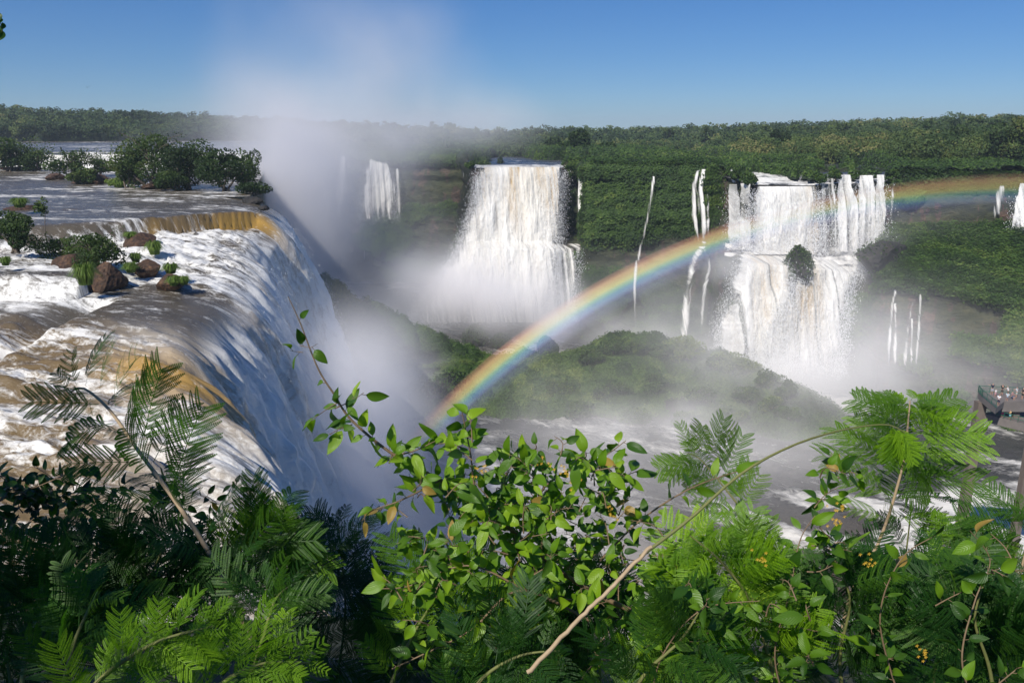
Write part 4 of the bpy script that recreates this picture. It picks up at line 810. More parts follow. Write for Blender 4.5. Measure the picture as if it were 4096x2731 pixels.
def broad_leaf(rg, L=.07, W=.036, fold=.25, curl=.3, nx=8):
    u = np.linspace(0, 1, nx); prof_ = np.sin(np.pi*u**.85)**.8*(1-.25*u); V = []; uv = []
    for j, s in enumerate((-1, -.5, 0, .5, 1)):
        y = s*W*.5*prof_; V.append(np.stack([L*u, y, -fold*0+abs(y)*fold-curl*L*u*u*.5+.03*L*np.sin(6*u+s)], 1)); uv.append(np.stack([u, 0*u+s, 0*u], 1))
    return np.stack(V, 1).reshape(-1, 3), np.stack(uv, 1).reshape(-1, 3), gridQ(nx, 5)
BL = [broad_leaf(_rg, .070, .036, .25, .35), broad_leaf(_rg, .062, .040, .5, .7), broad_leaf(_rg, .075, .034, .15, .15), broad_leaf(_rg, .05, .034, .35, 1.0)]
def broad_bush(label, branches, sprigs=(), scale=1., tint=.5, seed=0, flowers=(), name='broad_leaved_shrub', bark=None, gap=.019, f0=.12):
    """branches: (path of (px,py,Y), radius, leaf density); sprigs: (px,py,Y,spread px,count) clouds of short leafy twigs"""
    rg = np.random.default_rng(seed+500); st = Bag(); lv, lq, lt, lu, nv = [], [], [], [], 0
    root = empty(name, P(*branches[0][0][0]), label=label, cat='shrub')
    def leaf(p, d, s, tn):
        nonlocal nv
        V, uv, Q = BL[rg.integers(len(BL))]; up = unit(np.array([-.3, -.8, .9])+rg.normal(size=3)*.6); M = frame(unit(d), up)
        lv.append((V*s)@M.T+p); lq.append(Q+nv); nv += len(V); lt.append(np.full(len(V), 1. if rg.random() < .02 else np.clip(tn, 0, .93))); lu.append(uv)
    def shoot(pts, r, dens, s=1.):
        V, Q = tube(pts, np.linspace(r, r*.35, len(pts)), 6); st.add(V, Q); seg = np.linalg.norm(np.diff(pts, axis=0), axis=1); L = seg.sum(); n = max(2, int(L/gap*dens)); cum = np.concatenate([[0], np.cumsum(seg)])
        for i in range(n):
            l = L*(f0+(1-f0)*(i+.5*rg.random())/n); k = min(np.searchsorted(cum, l)-1, len(seg)-1); k = max(k, 0); p = pts[k]+(pts[k+1]-pts[k])*((l-cum[k])/seg[k])
            T = unit(pts[k+1]-pts[k]); a = i*2.4+rg.uniform(-.5, .5); A = unit(np.cross(T, [.1, 1, .3])); B_ = np.cross(T, A); d = unit(math.cos(a)*A+math.sin(a)*B_*.8+T*.55+[0, 0, -.12])
            pe = p+d*.012; V, Q = tube(np.array([p, p*.5+pe*.5, pe]), .0009, 4); st.add(V, Q); leaf(pe, d, .93*scale*s*rg.uniform(.6, 1.2), tint+rg.uniform(-.22, .30))
    for path, r, dens in branches: shoot(smooth_path([P(*q) for q in path], 8*len(path)), r, dens)
    for px, py, Y, sp, n in sprigs:
        for k in range(n):
            a = np.clip(rg.normal(size=2), -1.5, 1.3)*sp*.5; p = P(px+a[0], py+max(a[1], -sp*.5), Y+float(np.clip(rg.normal(), -1, 1.5))*.22); d = unit(np.array([rg.normal()*.6, rg.normal()*.4-.2, rg.uniform(.2, 1)])); l = rg.uniform(.06, .12)
            shoot(smooth_path([p, p+d*l*.5+rg.normal(size=3)*.01, p+d*l+[0, 0, -.02]], 7), .0022, 1.1)
    st.build('stem', bark or M_STEM, root, True)
    o = mesh_np('foliage', np.concatenate(lv), np.concatenate(lq), M_BROAD, {'tint': np.concatenate(lt), 'leafuv': np.concatenate(lu)}, True, root)
    if flowers:
        for px, py, Y in flowers:
            fb = Bag()
            c = P(px, py, Y)
            for k in range(9):
                q = c+rg.normal(size=3)*.012
                for j in range(5):
                    a = j*1.257; ax = np.array([math.cos(a), -.4, math.sin(a)]); wv = np.array([-math.sin(a), 0, math.cos(a)])*.0016
                    fb.add(np.stack([q, q+ax*.003-wv*.7, q+ax*.0055, q+ax*.003+wv*.7]), [[0, 1, 2, 3]])
            fb.build('flower_cluster', M_FLOWER, root)
    return root
LP = [
 ('tall feathery plant at left whose drooping tip stands before the brown rapids', [(275, 690, 1.9), (238, 610, 1.95), (205, 545, 2.), (168, 490, 2.05), (138, 450, 2.1), (110, 410, 2.15), (84, 388, 2.2), (70, 392, 2.2)], dict(r0=.009, nl=24, f0=.1, scale=1.05, tint=.42, seed=1, mats=M_PALE)),
 ('dark feathery plant at the left edge under the tall one', [(20, 700.0, 1.8), (30, 638.3333333333334, 1.85), (60, 586.6666666666666, 1.9), (95, 545.0, 1.95)], dict(nl=20, scale=1.15, tint=.3, seed=2)),
 ('dark spreading feathery plant left of the pale leaning stem', [(120, 700.0, 1.9), (130, 628.3333333333334, 1.95), (150, 576.6666666666666, 2.0), (165, 545.0, 2.0)], dict(nl=22, scale=1.2, tint=.3, seed=3)),
 ('small leafy feathery plant low at the left edge', [(60, 700, 1.6), (75, 640, 1.65), (98, 590, 1.7)], dict(nl=14, scale=.9, tint=.45, seed=4)),
 ('lime green sunlit feathery plant at the bottom left', [(60, 720.0, 1.5), (110, 670.0, 1.5), (160, 640.0, 1.5), (215, 625.0, 1.55)], dict(nl=26, scale=.55, tint=.70, seed=5, side=(.2, -.1, .1))),
 ('second lime green feathery plant, bottom centre left', [(180, 730.0, 1.5), (220, 684.0, 1.5), (262, 663.0, 1.55), (310, 662.0, 1.6)], dict(nl=24, scale=.55, tint=.68, seed=6)),
 ('feathery plant fanning right over the foot of the great fall', [(200, 640.0, 2.1), (225, 586.6666666666666, 2.1), (250, 548.3333333333334, 2.15), (268, 520.0, 2.2)], dict(nl=16, scale=1.05, tint=.38, seed=7, side=(.3, 0, .1))),
 ('green feathery sprig pointing right beside the foot of the great fall', [(230, 600, 2.1), (255, 560, 2.15), (290, 530, 2.2)], dict(nl=12, scale=.9, tint=.62, seed=8, side=(.3, 0, 0))),
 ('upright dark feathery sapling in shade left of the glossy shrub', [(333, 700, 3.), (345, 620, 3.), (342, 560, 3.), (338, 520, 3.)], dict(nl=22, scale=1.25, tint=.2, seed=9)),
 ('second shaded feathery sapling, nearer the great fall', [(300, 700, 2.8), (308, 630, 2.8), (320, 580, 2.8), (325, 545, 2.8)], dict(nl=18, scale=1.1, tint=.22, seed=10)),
 ('grey green feathery sprig low between the pale stem and the saplings', [(245, 690, 1.8), (262, 640, 1.8), (275, 600, 1.85), (290, 585, 1.9)], dict(nl=12, scale=.85, tint=.4, seed=11)),
 ('fresh green feathery plant under the glossy shrub', [(380, 710, 2.3), (410, 640, 2.35), (440, 590, 2.4), (450, 570, 2.4)], dict(nl=20, scale=.95, tint=.68, seed=12)),
 ('feathery plant at the bottom centre below the glossy shrub', [(450, 730, 1.9), (480, 680, 1.9), (520, 655, 1.9), (560, 650, 1.9)], dict(nl=20, scale=.95, tint=.35, seed=13)),
 ('light feathery sprig standing up left of the broken stem', [(770, 560.0, 2.6), (745, 514.5, 2.6), (722, 484.0, 2.65), (700, 458.5, 2.7), (688, 453.0, 2.7)], dict(r0=.005, nl=15, f0=.25, scale=.9, tint=.62, seed=14)),
 ('umbrella topped feathery sapling at right, tallest in the foreground', [(838, 660.0, 3.0), (850, 594.4, 3.0), (880, 538.8, 3.0), (902, 468.2, 3.0), (908, 422.6, 3.0), (910, 400.0, 3.0)], dict(r0=.009, nl=30, f0=.45, scale=1.4, tint=.68, seed=15, spread=1.3, lift=.1, mats=M_PALE)),
 ('darker feathery sapling layered under the umbrella topped one', [(880, 690, 3.2), (895, 620, 3.2), (905, 560, 3.2), (912, 500, 3.2)], dict(r0=.008, nl=24, f0=.1, scale=1.3, tint=.34, seed=16, spread=1.3, lift=.05)),
 ('feathery plant reaching in from the right edge', [(1010, 700.0, 2.4), (1008, 631.25, 2.4), (1018, 582.5, 2.4), (1030, 533.75, 2.4), (1034, 515.0, 2.4)], dict(nl=22, f0=.1, scale=1.05, tint=.52, seed=17, mats=M_PALE, side=(-.3, 0, 0))),
 ('yellow green feathery plant massed right of the glossy shrub', [(700, 730.0, 2.0), (690, 656.25, 2.0), (705, 602.5, 2.05), (735, 563.75, 2.1), (775, 550.0, 2.1)], dict(nl=36, f0=.1, scale=.95, tint=.78, seed=18, spread=1.2)),
 ('drooping olive feathery plant below the broken stem', [(790, 740, 2.), (770, 660, 2.), (750, 600, 2.), (720, 560, 2.), (690, 535, 2.)], dict(nl=34, f0=.1, scale=.9, tint=.70, seed=19, tipdown=.5, kinds=(1, 3, 0))),
 ('bushy feathery plant in the lower right under the oval leaves', [(850, 730, 2.2), (840, 660, 2.2), (850, 600, 2.2), (835, 560, 2.2)], dict(nl=34, scale=1.05, tint=.36, seed=20)),
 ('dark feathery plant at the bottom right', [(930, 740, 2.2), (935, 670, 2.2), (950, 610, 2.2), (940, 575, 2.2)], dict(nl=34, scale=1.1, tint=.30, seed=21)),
 ('feathery plant in the bottom right corner', [(1000, 740, 2.), (990, 670, 2.), (975, 620, 2.), (985, 580, 2.)], dict(nl=26, scale=1.0, tint=.36, seed=22)),
 ('low feathery plant at the bottom, right of the dry stick', [(620, 740, 1.8), (640, 680, 1.8), (680, 640, 1.8), (700, 610, 1.8)], dict(nl=24, scale=.9, tint=.40, seed=23)),
 ('pale green feathery sprig hanging at the right above the rapids', [(975, 600, 2.6), (968, 560, 2.6), (955, 540, 2.6)], dict(nl=9, scale=.9, tint=.66, seed=24)),
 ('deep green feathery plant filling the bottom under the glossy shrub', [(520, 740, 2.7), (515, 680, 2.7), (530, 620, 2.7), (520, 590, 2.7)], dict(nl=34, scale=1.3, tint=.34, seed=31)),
 ('feathery plant with mid green fronds left of the dry stick at the bottom', [(590, 740, 2.6), (600, 670, 2.6), (585, 620, 2.6), (600, 580, 2.6)], dict(nl=30, scale=1.2, tint=.44, seed=32)),
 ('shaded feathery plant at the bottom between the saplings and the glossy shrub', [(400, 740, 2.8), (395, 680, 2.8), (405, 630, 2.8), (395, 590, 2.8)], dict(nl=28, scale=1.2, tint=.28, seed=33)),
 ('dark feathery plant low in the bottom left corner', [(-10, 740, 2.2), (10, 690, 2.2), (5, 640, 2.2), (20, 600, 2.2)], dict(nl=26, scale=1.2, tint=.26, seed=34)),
]
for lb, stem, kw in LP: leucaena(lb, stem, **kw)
YB = 2.3
broad_bush('glossy leaved shrub in the lower centre with a long bare twig reaching up left', [
  ([(700, 640, 2.3), (610, 600, 2.3), (560, 570, 2.3), (500, 520, 2.3), (450, 485, 2.3), (395, 455, 2.3), (352, 420, 2.3), (335, 395, 2.3)], .009, .75),
  ([(335, 395, 2.3), (318, 368, 2.3), (300, 322, 2.3), (288, 296, 2.3)], .0035, .10),
  ([(335, 408, 2.3), (352, 400, 2.25), (364, 392, 2.2)], .002, .6), ([(338, 402, 2.3), (325, 410, 2.3), (306, 424, 2.3)], .002, .6),
  ([(352, 424, 2.3), (340, 428, 2.2), (330, 434, 2.2)], .002, 1.), ([(300, 345, 2.3), (310, 347, 2.25), (318, 343, 2.25)], .0014, .4), ([(303, 352, 2.3), (295, 351, 2.3), (290, 350, 2.3)], .0014, .4),
  ([(395, 455, 2.3), (415, 450, 2.2), (436, 440, 2.2)], .003, 1.1), ([(440, 480, 2.3), (400, 500, 2.2), (372, 510, 2.2), (362, 520, 2.2)], .003, .8),
  ([(520, 535, 2.3), (480, 500, 2.2), (470, 450, 2.2), (462, 412, 2.2)], .004, 1.), ([(560, 560, 2.4), (540, 500, 2.3), (560, 475, 2.3), (600, 458, 2.3), (626, 440, 2.3)], .004, 1.),
  ([(600, 600, 2.2), (540, 595, 2.1), (470, 565, 2.1), (410, 585, 2.1), (382, 588, 2.1)], .004, .9), ([(590, 620, 2.1), (520, 590, 2.05), (470, 630, 2.), (420, 655, 2.), (392, 668, 2.)], .0045, .8),
  ([(520, 560, 2.3), (510, 520, 2.3), (505, 480, 2.3), (516, 452, 2.3)], .003, 1.2), ([(600, 560, 2.3), (640, 520, 2.3), (690, 488, 2.3), (740, 470, 2.35)], .004, .6)],
  [(468, 452, 2.25, 20, 5), (512, 500, 2.3, 50, 20), (556, 512, 2.3, 64, 26), (470, 525, 2.3, 56, 16), (430, 500, 2.3, 30, 5), (545, 465, 2.3, 30, 5), (590, 475, 2.3, 26, 4), (390, 458, 2.3, 20, 3), (560, 560, 2.3, 90, 26), (480, 560, 2.4, 70, 18), (600, 620, 2.2, 90, 22), (440, 600, 2.1, 50, 8), (500, 640, 2.2, 60, 12), (600, 500, 2.35, 40, 10), (520, 600, 2.4, 90, 18), (430, 560, 2.3, 44, 8), (650, 560, 2.35, 50, 8)],
  tint=.62, seed=1, flowers=[(480, 470, 2.15), (566, 470, 2.15), (545, 462, 2.15), (574, 478, 2.15), (610, 512, 2.15)])
broad_bush('oval leaved climber hanging among the feathery plants at the lower right', [
  ([(800, 740, 1.9), (775, 660, 1.9), (790, 590, 1.9), (800, 540, 1.95), (815, 515, 2.)], .003, .7), ([(900, 700, 1.9), (880, 620, 1.9), (900, 560, 1.9), (935, 535, 1.9)], .003, .6),
  ([(980, 720, 1.8), (962, 660, 1.8), (975, 600, 1.85), (990, 560, 1.9), (970, 530, 1.9)], .003, .6), ([(650, 720, 1.8), (660, 660, 1.8), (700, 610, 1.8), (760, 600, 1.8)], .003, .6)],
  [(810, 545, 1.95, 40, 5), (670, 620, 1.85, 60, 8), (790, 640, 1.9, 80, 8), (940, 650, 1.9, 90, 8), (1000, 560, 1.9, 40, 3), (850, 470, 2.3, 26, 3), (820, 490, 2.3, 26, 3)], scale=.95, tint=.5, seed=2,
  flowers=[(838, 508, 1.95), (760, 560, 1.9), (835, 520, 1.95), (922, 655, 1.8), (868, 560, 1.9)])
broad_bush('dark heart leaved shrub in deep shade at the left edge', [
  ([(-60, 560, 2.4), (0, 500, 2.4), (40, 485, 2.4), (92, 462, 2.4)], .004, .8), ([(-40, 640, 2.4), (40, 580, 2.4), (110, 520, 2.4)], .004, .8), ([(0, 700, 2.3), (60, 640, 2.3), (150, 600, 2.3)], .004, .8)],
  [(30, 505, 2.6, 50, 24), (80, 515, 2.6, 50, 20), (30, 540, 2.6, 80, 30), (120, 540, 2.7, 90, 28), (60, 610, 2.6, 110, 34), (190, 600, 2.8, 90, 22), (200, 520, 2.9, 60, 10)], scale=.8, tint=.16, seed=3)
bb = broad_bush('leafy undergrowth low behind the glossy shrub', [([(300, 760, 3.4), (420, 700, 3.4), (560, 640, 3.4), (700, 610, 3.4)], .006, .5)],
  [(480, 680, 3.6, 150, 20), (620, 660, 3.6, 150, 34), (740, 640, 3.6, 160, 34), (880, 660, 3.6, 160, 40), (1000, 660, 3.4, 120, 30), (200, 690, 3.0, 200, 40)], scale=1.3, tint=.3, seed=4, name='undergrowth')
bb['kind'] = 'stuff'; del bb['category']; del bb['label']
def stick(label, path, r0, r1, m, name='dry_stem', twigs=()):
    pts = smooth_path([P(*q) for q in path], 30); pts = pts+(np.random.default_rng(4).normal(size=pts.shape)*.0012); V, Q = tube(pts, np.linspace(r0, r1, 30), 8); B = Bag(); B.add(V, Q)
    for tw in twigs:
        q = smooth_path([P(*a) for a in tw], 10); V, Q = tube(q, np.linspace(r1*.8, r1*.25, 10), 5); B.add(V, Q)
    o = B.build(name, m, None, True); tag(o, label, 'stem'); return o
stick('pale dry stick slanting up from the bottom centre', [(528, 672, 1.7), (575, 622, 1.72), (615, 583, 1.75), (652, 545, 1.8)], .0060, .0048, M_PALE)
leucaena('bent over green branch crossing at right with a wilted hanging tuft', [(640, 556, 1.95), (690, 518, 2.), (740, 474, 2.05), (790, 446, 2.1), (840, 430, 2.2), (885, 424, 2.25), (905, 432, 2.25)], r0=.0052, nl=20, f0=.86, scale=.85, tint=.74, seed=41, tipdown=1.6, kinds=(1, 3, 3), lift=-.2)

# the tree that stands left of and behind the viewpoint; its crown shades the left foreground, one twig hangs into view
def near_tree():
    root = empty('overhanging_tree', (-5.2, -2.2, 11.5), label='nearby tree of which only a dark leafy twig hangs into the upper left corner', cat='tree')
    B = Bag(); V, Q = tube(smooth_path([(-5.2, -2.2, 11.5), (-5., -2.1, 13.5), (-4.3, -1.6, 15.2), (-3.3, -.6, 16.2), (-2.4, 1.3, 16.6), (-2.2, 2.6, 16.2)], 24), np.linspace(.22, .02, 24), 10); B.add(V, Q)
    B.build('trunk', M_TRUNK, root, True); rg = np.random.default_rng(8)
    lv, lq, lt, nv = [], [], [], 0; BB = Bag()
    cl = [(-4.2, -1.6, 16.4, 1.25, 850), (-3.6, -.4, 16.2, 1.0, 620), (-4.6, -.6, 15.4, 1.1, 620), (-3.6, -2.2, 15.8, 1.0, 420), (-5.4, -2.2, 16.8, 1.2, 420)]
    for x, y, z, r, n in cl:
        C = np.array([x, y, z])+unit(rg.normal(size=(n, 3)))*(r*rg.random(n)**.4)[:, None]; V, Q = leaf_quads(C, .085); BB.add(V, Q, np.repeat(rg.uniform(.2, .6, n), 4))
    BB.build('crown', M_BUSH, root)
    tw = Bag(); pts = smooth_path([P(-30, -60, 2.6), P(-4, 10, 2.6), P(2, 28, 2.6), P(1, 33, 2.6)], 10); V, Q = tube(pts, .0015, 4); tw.add(V, Q); tw.build('twig', M_STEM, root, True)
    for px, py in ((-2, 15), (0, 20), (3, 25), (1, 28), (3, 33), (-1, 35)):
        V, uv, Q = BL[1]; M = frame(unit(np.array([.1, -.3, -1.])+rg.normal(size=3)*.3), [0, 1, .3]); lv.append((V*.55)@M.T+P(px-1, py-3, 2.6)); lq.append(Q+nv); nv += len(V); lt.append(np.full(len(V), .3))
    mesh_np('foliage', np.concatenate(lv), np.concatenate(lq), M_BROAD, {'tint': np.concatenate(lt)}, True, root)
near_tree()
def near_ground():
    xs = np.linspace(-34, 60, 190)[:, None]; ys = np.linspace(-12, 22, 90)[None]; X = xs+0*ys; Y = ys+0*xs
    Z = np.interp(Y, [-12, 1, 4, 7, 10, 14, 20, 22], [12.4, 12.2, 11., 9.2, 6.4, 2, -12, -66])+(fbm(X*.5, Y*.5, 0, 4, 5)-.5)*.8
    tag(mesh_np('ground', np.stack([X, Y, Z], -1).reshape(-1, 3), gridQ(190, 90), M_EARTH), kind='structure')
near_ground()

# ------------------------------------------------------------------ viewing platform with people
def solid(m, name, parent, poly, z0, z1, tint=None):
    """prism over a plan polygon"""
    n = len(poly); V = [(x, y, z0) for x, y in poly]+[(x, y, z1) for x, y in poly]
    Q = [[i, (i+1) % n, n+(i+1) % n, n+i] for i in range(n)]
    me = bpy.data.meshes.new(name); me.from_pydata(V, [], Q+[list(range(n-1, -1, -1)), list(range(n, 2*n))]); me.materials.append(m)
    o = bpy.data.objects.new(name, me); COL.objects.link(o); o.parent = parent; o.matrix_parent_inverse = Matrix.Translation(-Vector(parent.location)); return o
M_DECK, nt, b = mat('grey_concrete'); g = nd(nt, 'ShaderNodeNewGeometry')
nt.links.new(mixc(nt, noise(nt, g.outputs['Position'], .8, 6), (.10, .09, .085), (.24, .21, .19)), b.inputs['Base Color']); b.inputs['Roughness'].default_value = .7
M_PIER, nt, b = mat('stained_concrete'); g = nd(nt, 'ShaderNodeNewGeometry')
nt.links.new(mixc(nt, noise(nt, g.outputs['Position'], .5, 6), (.09, .07, .055), (.22, .18, .15)), b.inputs['Base Color']); b.inputs['Roughness'].default_value = .85
M_RAIL, nt, b = mat('green_painted_metal'); b.inputs['Base Color'].default_value = (.02, .12, .075, 1); b.inputs['Roughness'].default_value = .5
def platform():
    Z = -28.3
    def g(px, py, z=Z): q = ground_at(px, py, z); return (q[0], q[1])
    A, B_, C_, D = g(978, 391.5), g(1070, 396), g(1070, 401), g(1005, 400.5)
    E_ = g(996, 407.5); Fp = g(982, 396)
    root = empty('viewing_platform', (*A, Z), label='two level concrete viewing platform with green railings over the lower river at the right edge', cat='platform')
    poly = [Fp, E_, D, C_, B_, A]; solid(M_DECK, 'deck', root, poly, Z-1.0, Z)
    def rail(path, panel=True):
        bag = Bag(); pb = Bag()
        for (a, c) in zip(path[:-1], path[1:]):
            a3, c3 = np.array([*a, Z]), np.array([*c, Z]); n = max(2, int(np.linalg.norm(c3-a3)/1.6))
            for h in (.15, 1.1): V, Q = tube(np.array([a3+[0, 0, h], (a3+c3)/2+[0, 0, h], c3+[0, 0, h]]), .05, 5); bag.add(V, Q)
            for i in range(n+1):
                q = a3+(c3-a3)*i/n; V, Q = tube(np.array([q, q+[0, 0, .6], q+[0, 0, 1.12]]), .045, 5); bag.add(V, Q)
            for i in range(n*7):
                q = a3+(c3-a3)*i/(n*7); V, Q = tube(np.array([q+[0, 0, .15], q+[0, 0, .6], q+[0, 0, 1.1]]), .014, 3); pb.add(V, Q)
        bag.build('railing', M_RAIL, root, True); pb.build('railing_bars', M_RAIL, root, True)
    rail([E_, Fp, A]); rail([A, B_])
    # lower walkway in front, running down to the right
    Zl = Z-3.0; lw = [g(983, 413, Zl), g(1070, 435, Zl), g(1070, 413, Zl), g(1000, 409, Zl)]; solid(M_DECK, 'lower_deck', root, lw, Zl-1.3, Zl)
    solid(M_DECK, 'parapet', root, [g(1003.5, 401), g(1070, 401.5), g(1070, 400.9), g(1004, 400.4)], Z-1.75, Z-.003)
    L0, L1 = np.array([*lw[0], Zl]), np.array([*lw[1], Zl]); bag = Bag()
    for h in (.5, 1.05): V, Q = tube(np.array([L0+[0, 0, h], (L0+L1)/2+[0, 0, h], L1+[0, 0, h]]), .045, 5); bag.add(V, Q)
    for i in range(13): q = L0+(L1-L0)*i/12; V, Q = tube(np.array([q, q+[0, 0, .5], q+[0, 0, 1.08]]), .04, 5); bag.add(V, Q)
    bag.build('railing', M_RAIL, root, True)
    q = np.array(g(982, 397)); solid(M_PIER, 'pier', root, [(q[0]-.2, q[1]+.3), (q[0]+1.2, q[1]+.3), (q[0]+1.2, q[1]+1.6), (q[0]-.2, q[1]+1.6)], -66, Z-1.003)
    for px in (1019, 1052):
        q = np.array(g(px, 400)); solid(M_PIER, 'pier', root, [(q[0]-.4, q[1]), (q[0]+.5, q[1]), (q[0]+.5, q[1]+.8), (q[0]-.4, q[1]+.8)], Zl+.002, Z-1.003)
    q = np.array(g(1035, 420, Zl)); solid(M_PIER, 'pier', root, [(q[0]-.6, q[1]-.6), (q[0]+.6, q[1]-.6), (q[0]+.6, q[1]+.6), (q[0]-.6, q[1]+.6)], -66, Zl-1.303)
    return g, Z, Zl
gP, ZP, ZL = platform()
def cloth(name, c, rough=.8):
    m, nt, b = mat(name); b.inputs['Base Color'].default_value = (*c, 1); b.inputs['Roughness'].default_value = rough; return m
SKIN = cloth('skin', (.45, .27, .19)); HAIR = cloth('dark_hair', (.03, .02, .015))
def skinned(name, pts, edges, rads, m, parent, sub=1, rootv=0):
    me = bpy.data.meshes.new(name); me.from_pydata([tuple(map(float, p)) for p in pts], edges, []); o = bpy.data.objects.new(name, me); COL.objects.link(o)
    md = o.modifiers.new('skin', 'SKIN'); md.use_smooth_shade = True
    if sub: s = o.modifiers.new('sub', 'SUBSURF'); s.levels = sub; s.render_levels = sub
    me.skin_vertices or me.attributes
    for i, r in enumerate(rads): me.skin_vertices[0].data[i].radius = (r, r)
    me.skin_vertices[0].data[rootv].use_root = True; me.materials.append(m); o.parent = parent; return o
def person(label, px, py, z, h=1.72, yaw=0., shirt=(.03, .03, .05), pants=(.03, .03, .04), arms='down', sit=False, lean=0.):
    b0 = ground_at(px, py, z); root = empty('person', (b0[0], b0[1], z), label=label, cat='person'); root.rotation_euler = (0, 0, yaw); k = h/1.72
    hz = .92 if not sit else .48
    def J(x, y, zz): return np.array([x, y+lean*(zz-hz if zz > hz else 0), zz])*k
    J_ = {}
    J_['pel'] = J(0, 0, hz); J_['wai'] = J(0, 0, hz+.18); J_['che'] = J(0, .0, hz+.38); J_['nec'] = J(0, 0, hz+.56); J_['hed'] = J(0, .01, hz+.64); J_['top'] = J(0, .01, hz+.76)
    for s, c in ((-1, 'l'), (1, 'r')):
        J_['hip'+c] = J(.09*s, 0, hz-.04)
        if sit: J_['kne'+c] = J(.11*s, .42, hz-.02); J_['ank'+c] = J(.11*s, .44, .08); J_['toe'+c] = J(.12*s, .58, .03)
        else: J_['kne'+c] = J(.10*s, .02, .48); J_['ank'+c] = J(.10*s, -.01, .09); J_['toe'+c] = J(.12*s, .13, .035)
        J_['sho'+c] = J(.18*s, 0, hz+.50)
        A = {'down': [(.24, .0, .24), (.25, .06, .0), (.25, .09, -.07)], 'out': [(.42, .05, .50), (.64, .12, .56), (.72, .13, .58)], 'up': [(.27, .18, .36), (.18, .34, .50), (.15, .38, .56)], 'front': [(.22, .18, .30), (.14, .40, .32), (.12, .47, .33)]}[arms if (arms != 'mix') else ('out' if s > 0 else 'up')]
        for nm, (x, y, zz) in zip(('elb', 'wri', 'han'), A): J_[nm+c] = J(x*s, y, hz+zz)
    names = list(J_); ix = {n: i for i, n in enumerate(names)}
    rad = dict(pel=.125, wai=.115, che=.135, nec=.055, hed=.095, top=.085)
    for c in 'lr': rad.update({'hip'+c: .095, 'kne'+c: .06, 'ank'+c: .042, 'toe'+c: .035, 'sho'+c: .06, 'elb'+c: .042, 'wri'+c: .03, 'han'+c: .038})
    E = [('pel', 'wai'), ('wai', 'che'), ('che', 'nec'), ('nec', 'hed'), ('hed', 'top')]
    for c in 'lr': E += [('pel', 'hip'+c), ('hip'+c, 'kne'+c), ('kne'+c, 'ank'+c), ('ank'+c, 'toe'+c), ('che', 'sho'+c), ('sho'+c, 'elb'+c), ('elb'+c, 'wri'+c), ('wri'+c, 'han'+c)]
    skinned('body', [J_[n] for n in names], [(ix[a], ix[b_]) for a, b_ in E], [rad[n]*k for n in names], SKIN, root)
    sh = ['pel', 'wai', 'che', 'shol', 'elbl', 'shor', 'elbr']; pp = [J_[n] for n in sh]
    for q in (4, 6): pp[q] = pp[q-1]*.35+pp[q]*.65
    skinned('shirt', pp, [(0, 1), (1, 2), (2, 3), (3, 4), (2, 5), (5, 6)], [x*k for x in (.15, .135, .155, .085, .065, .085, .065)], cloth('shirt_fabric', shirt), root)
    pn = ['wai', 'pel', 'hipl', 'knel', 'hipr', 'kner']; pp = [J_[n] for n in pn]; pp[0] = pp[0]*.4+pp[1]*.6
    skinned('shorts', pp, [(0, 1), (1, 2), (2, 3), (1, 4), (4, 5)], [x*k for x in (.135, .145, .115, .08, .115, .08)], cloth('shorts_fabric', pants), root)
    hc = J_['hed']*.45+J_['top']*.55+np.array([0, -.025, .03])*k
    skinned('hair', [hc, hc+np.array([0, -.02, -.1])*k], [(0, 1)], [.108*k, .08*k], HAIR, root)
    return root
PI = math.pi
person('person in a dark shirt with both arms raised at the far railing corner', 991.5, 394, ZP, 1.95, PI*.9, (.02, .025, .05), (.35, .37, .42), 'mix')
person('small child in white beside the person with raised arms', 995, 396, ZP, 1.3, PI, (.7, .7, .72), (.55, .3, .35), 'down')
person('person in black leaning on the railing, second from the platform corner', 1001.5, 395, ZP, 1.95, -.3, (.015, .015, .02), (.05, .05, .05), 'front', lean=.15)
person('person in a white top bending forward near the railing', 1007.5, 396.3, ZP, 1.85, .8, (.78, .76, .76), (.03, .05, .06), 'front', lean=.3)
person('person in white standing alone on the open deck, arms held forward', 998, 405, ZP, 1.85, PI*.7, (.72, .72, .75), (.03, .03, .07), 'front')
person('person in a pale blue top crouching in the middle of the deck', 1007, 399.5, ZP, 1.75, PI*.8, (.45, .55, .62), (.10, .13, .2), 'front', sit=True)
person('person in grey sitting beside the crouching one', 1011.5, 398.5, ZP, 1.75, PI*1.1, (.35, .2, .22), (.14, .17, .25), 'front', sit=True)
person('person in a light shirt standing at the railing right of the group', 1016, 397.5, ZP, 1.92, .6, (.62, .64, .66), (.45, .45, .42), 'front', lean=.1)
person('person in a dark top standing at the right edge of the picture', 1022, 398.5, ZP, 1.95, PI*.5, (.03, .03, .035), (.03, .03, .03), 'down')
person('child in navy on the lower walkway holding something pink', 1002, 416.5, ZL, 1.6, PI*.8, (.05, .07, .22), (.8, .12, .3), 'front')
person('child in a yellow shirt leaning on the lower railing', 1009.5, 418.5, ZL, 1.55, PI*.6, (.7, .5, .2), (.2, .55, .6), 'front', lean=.2)
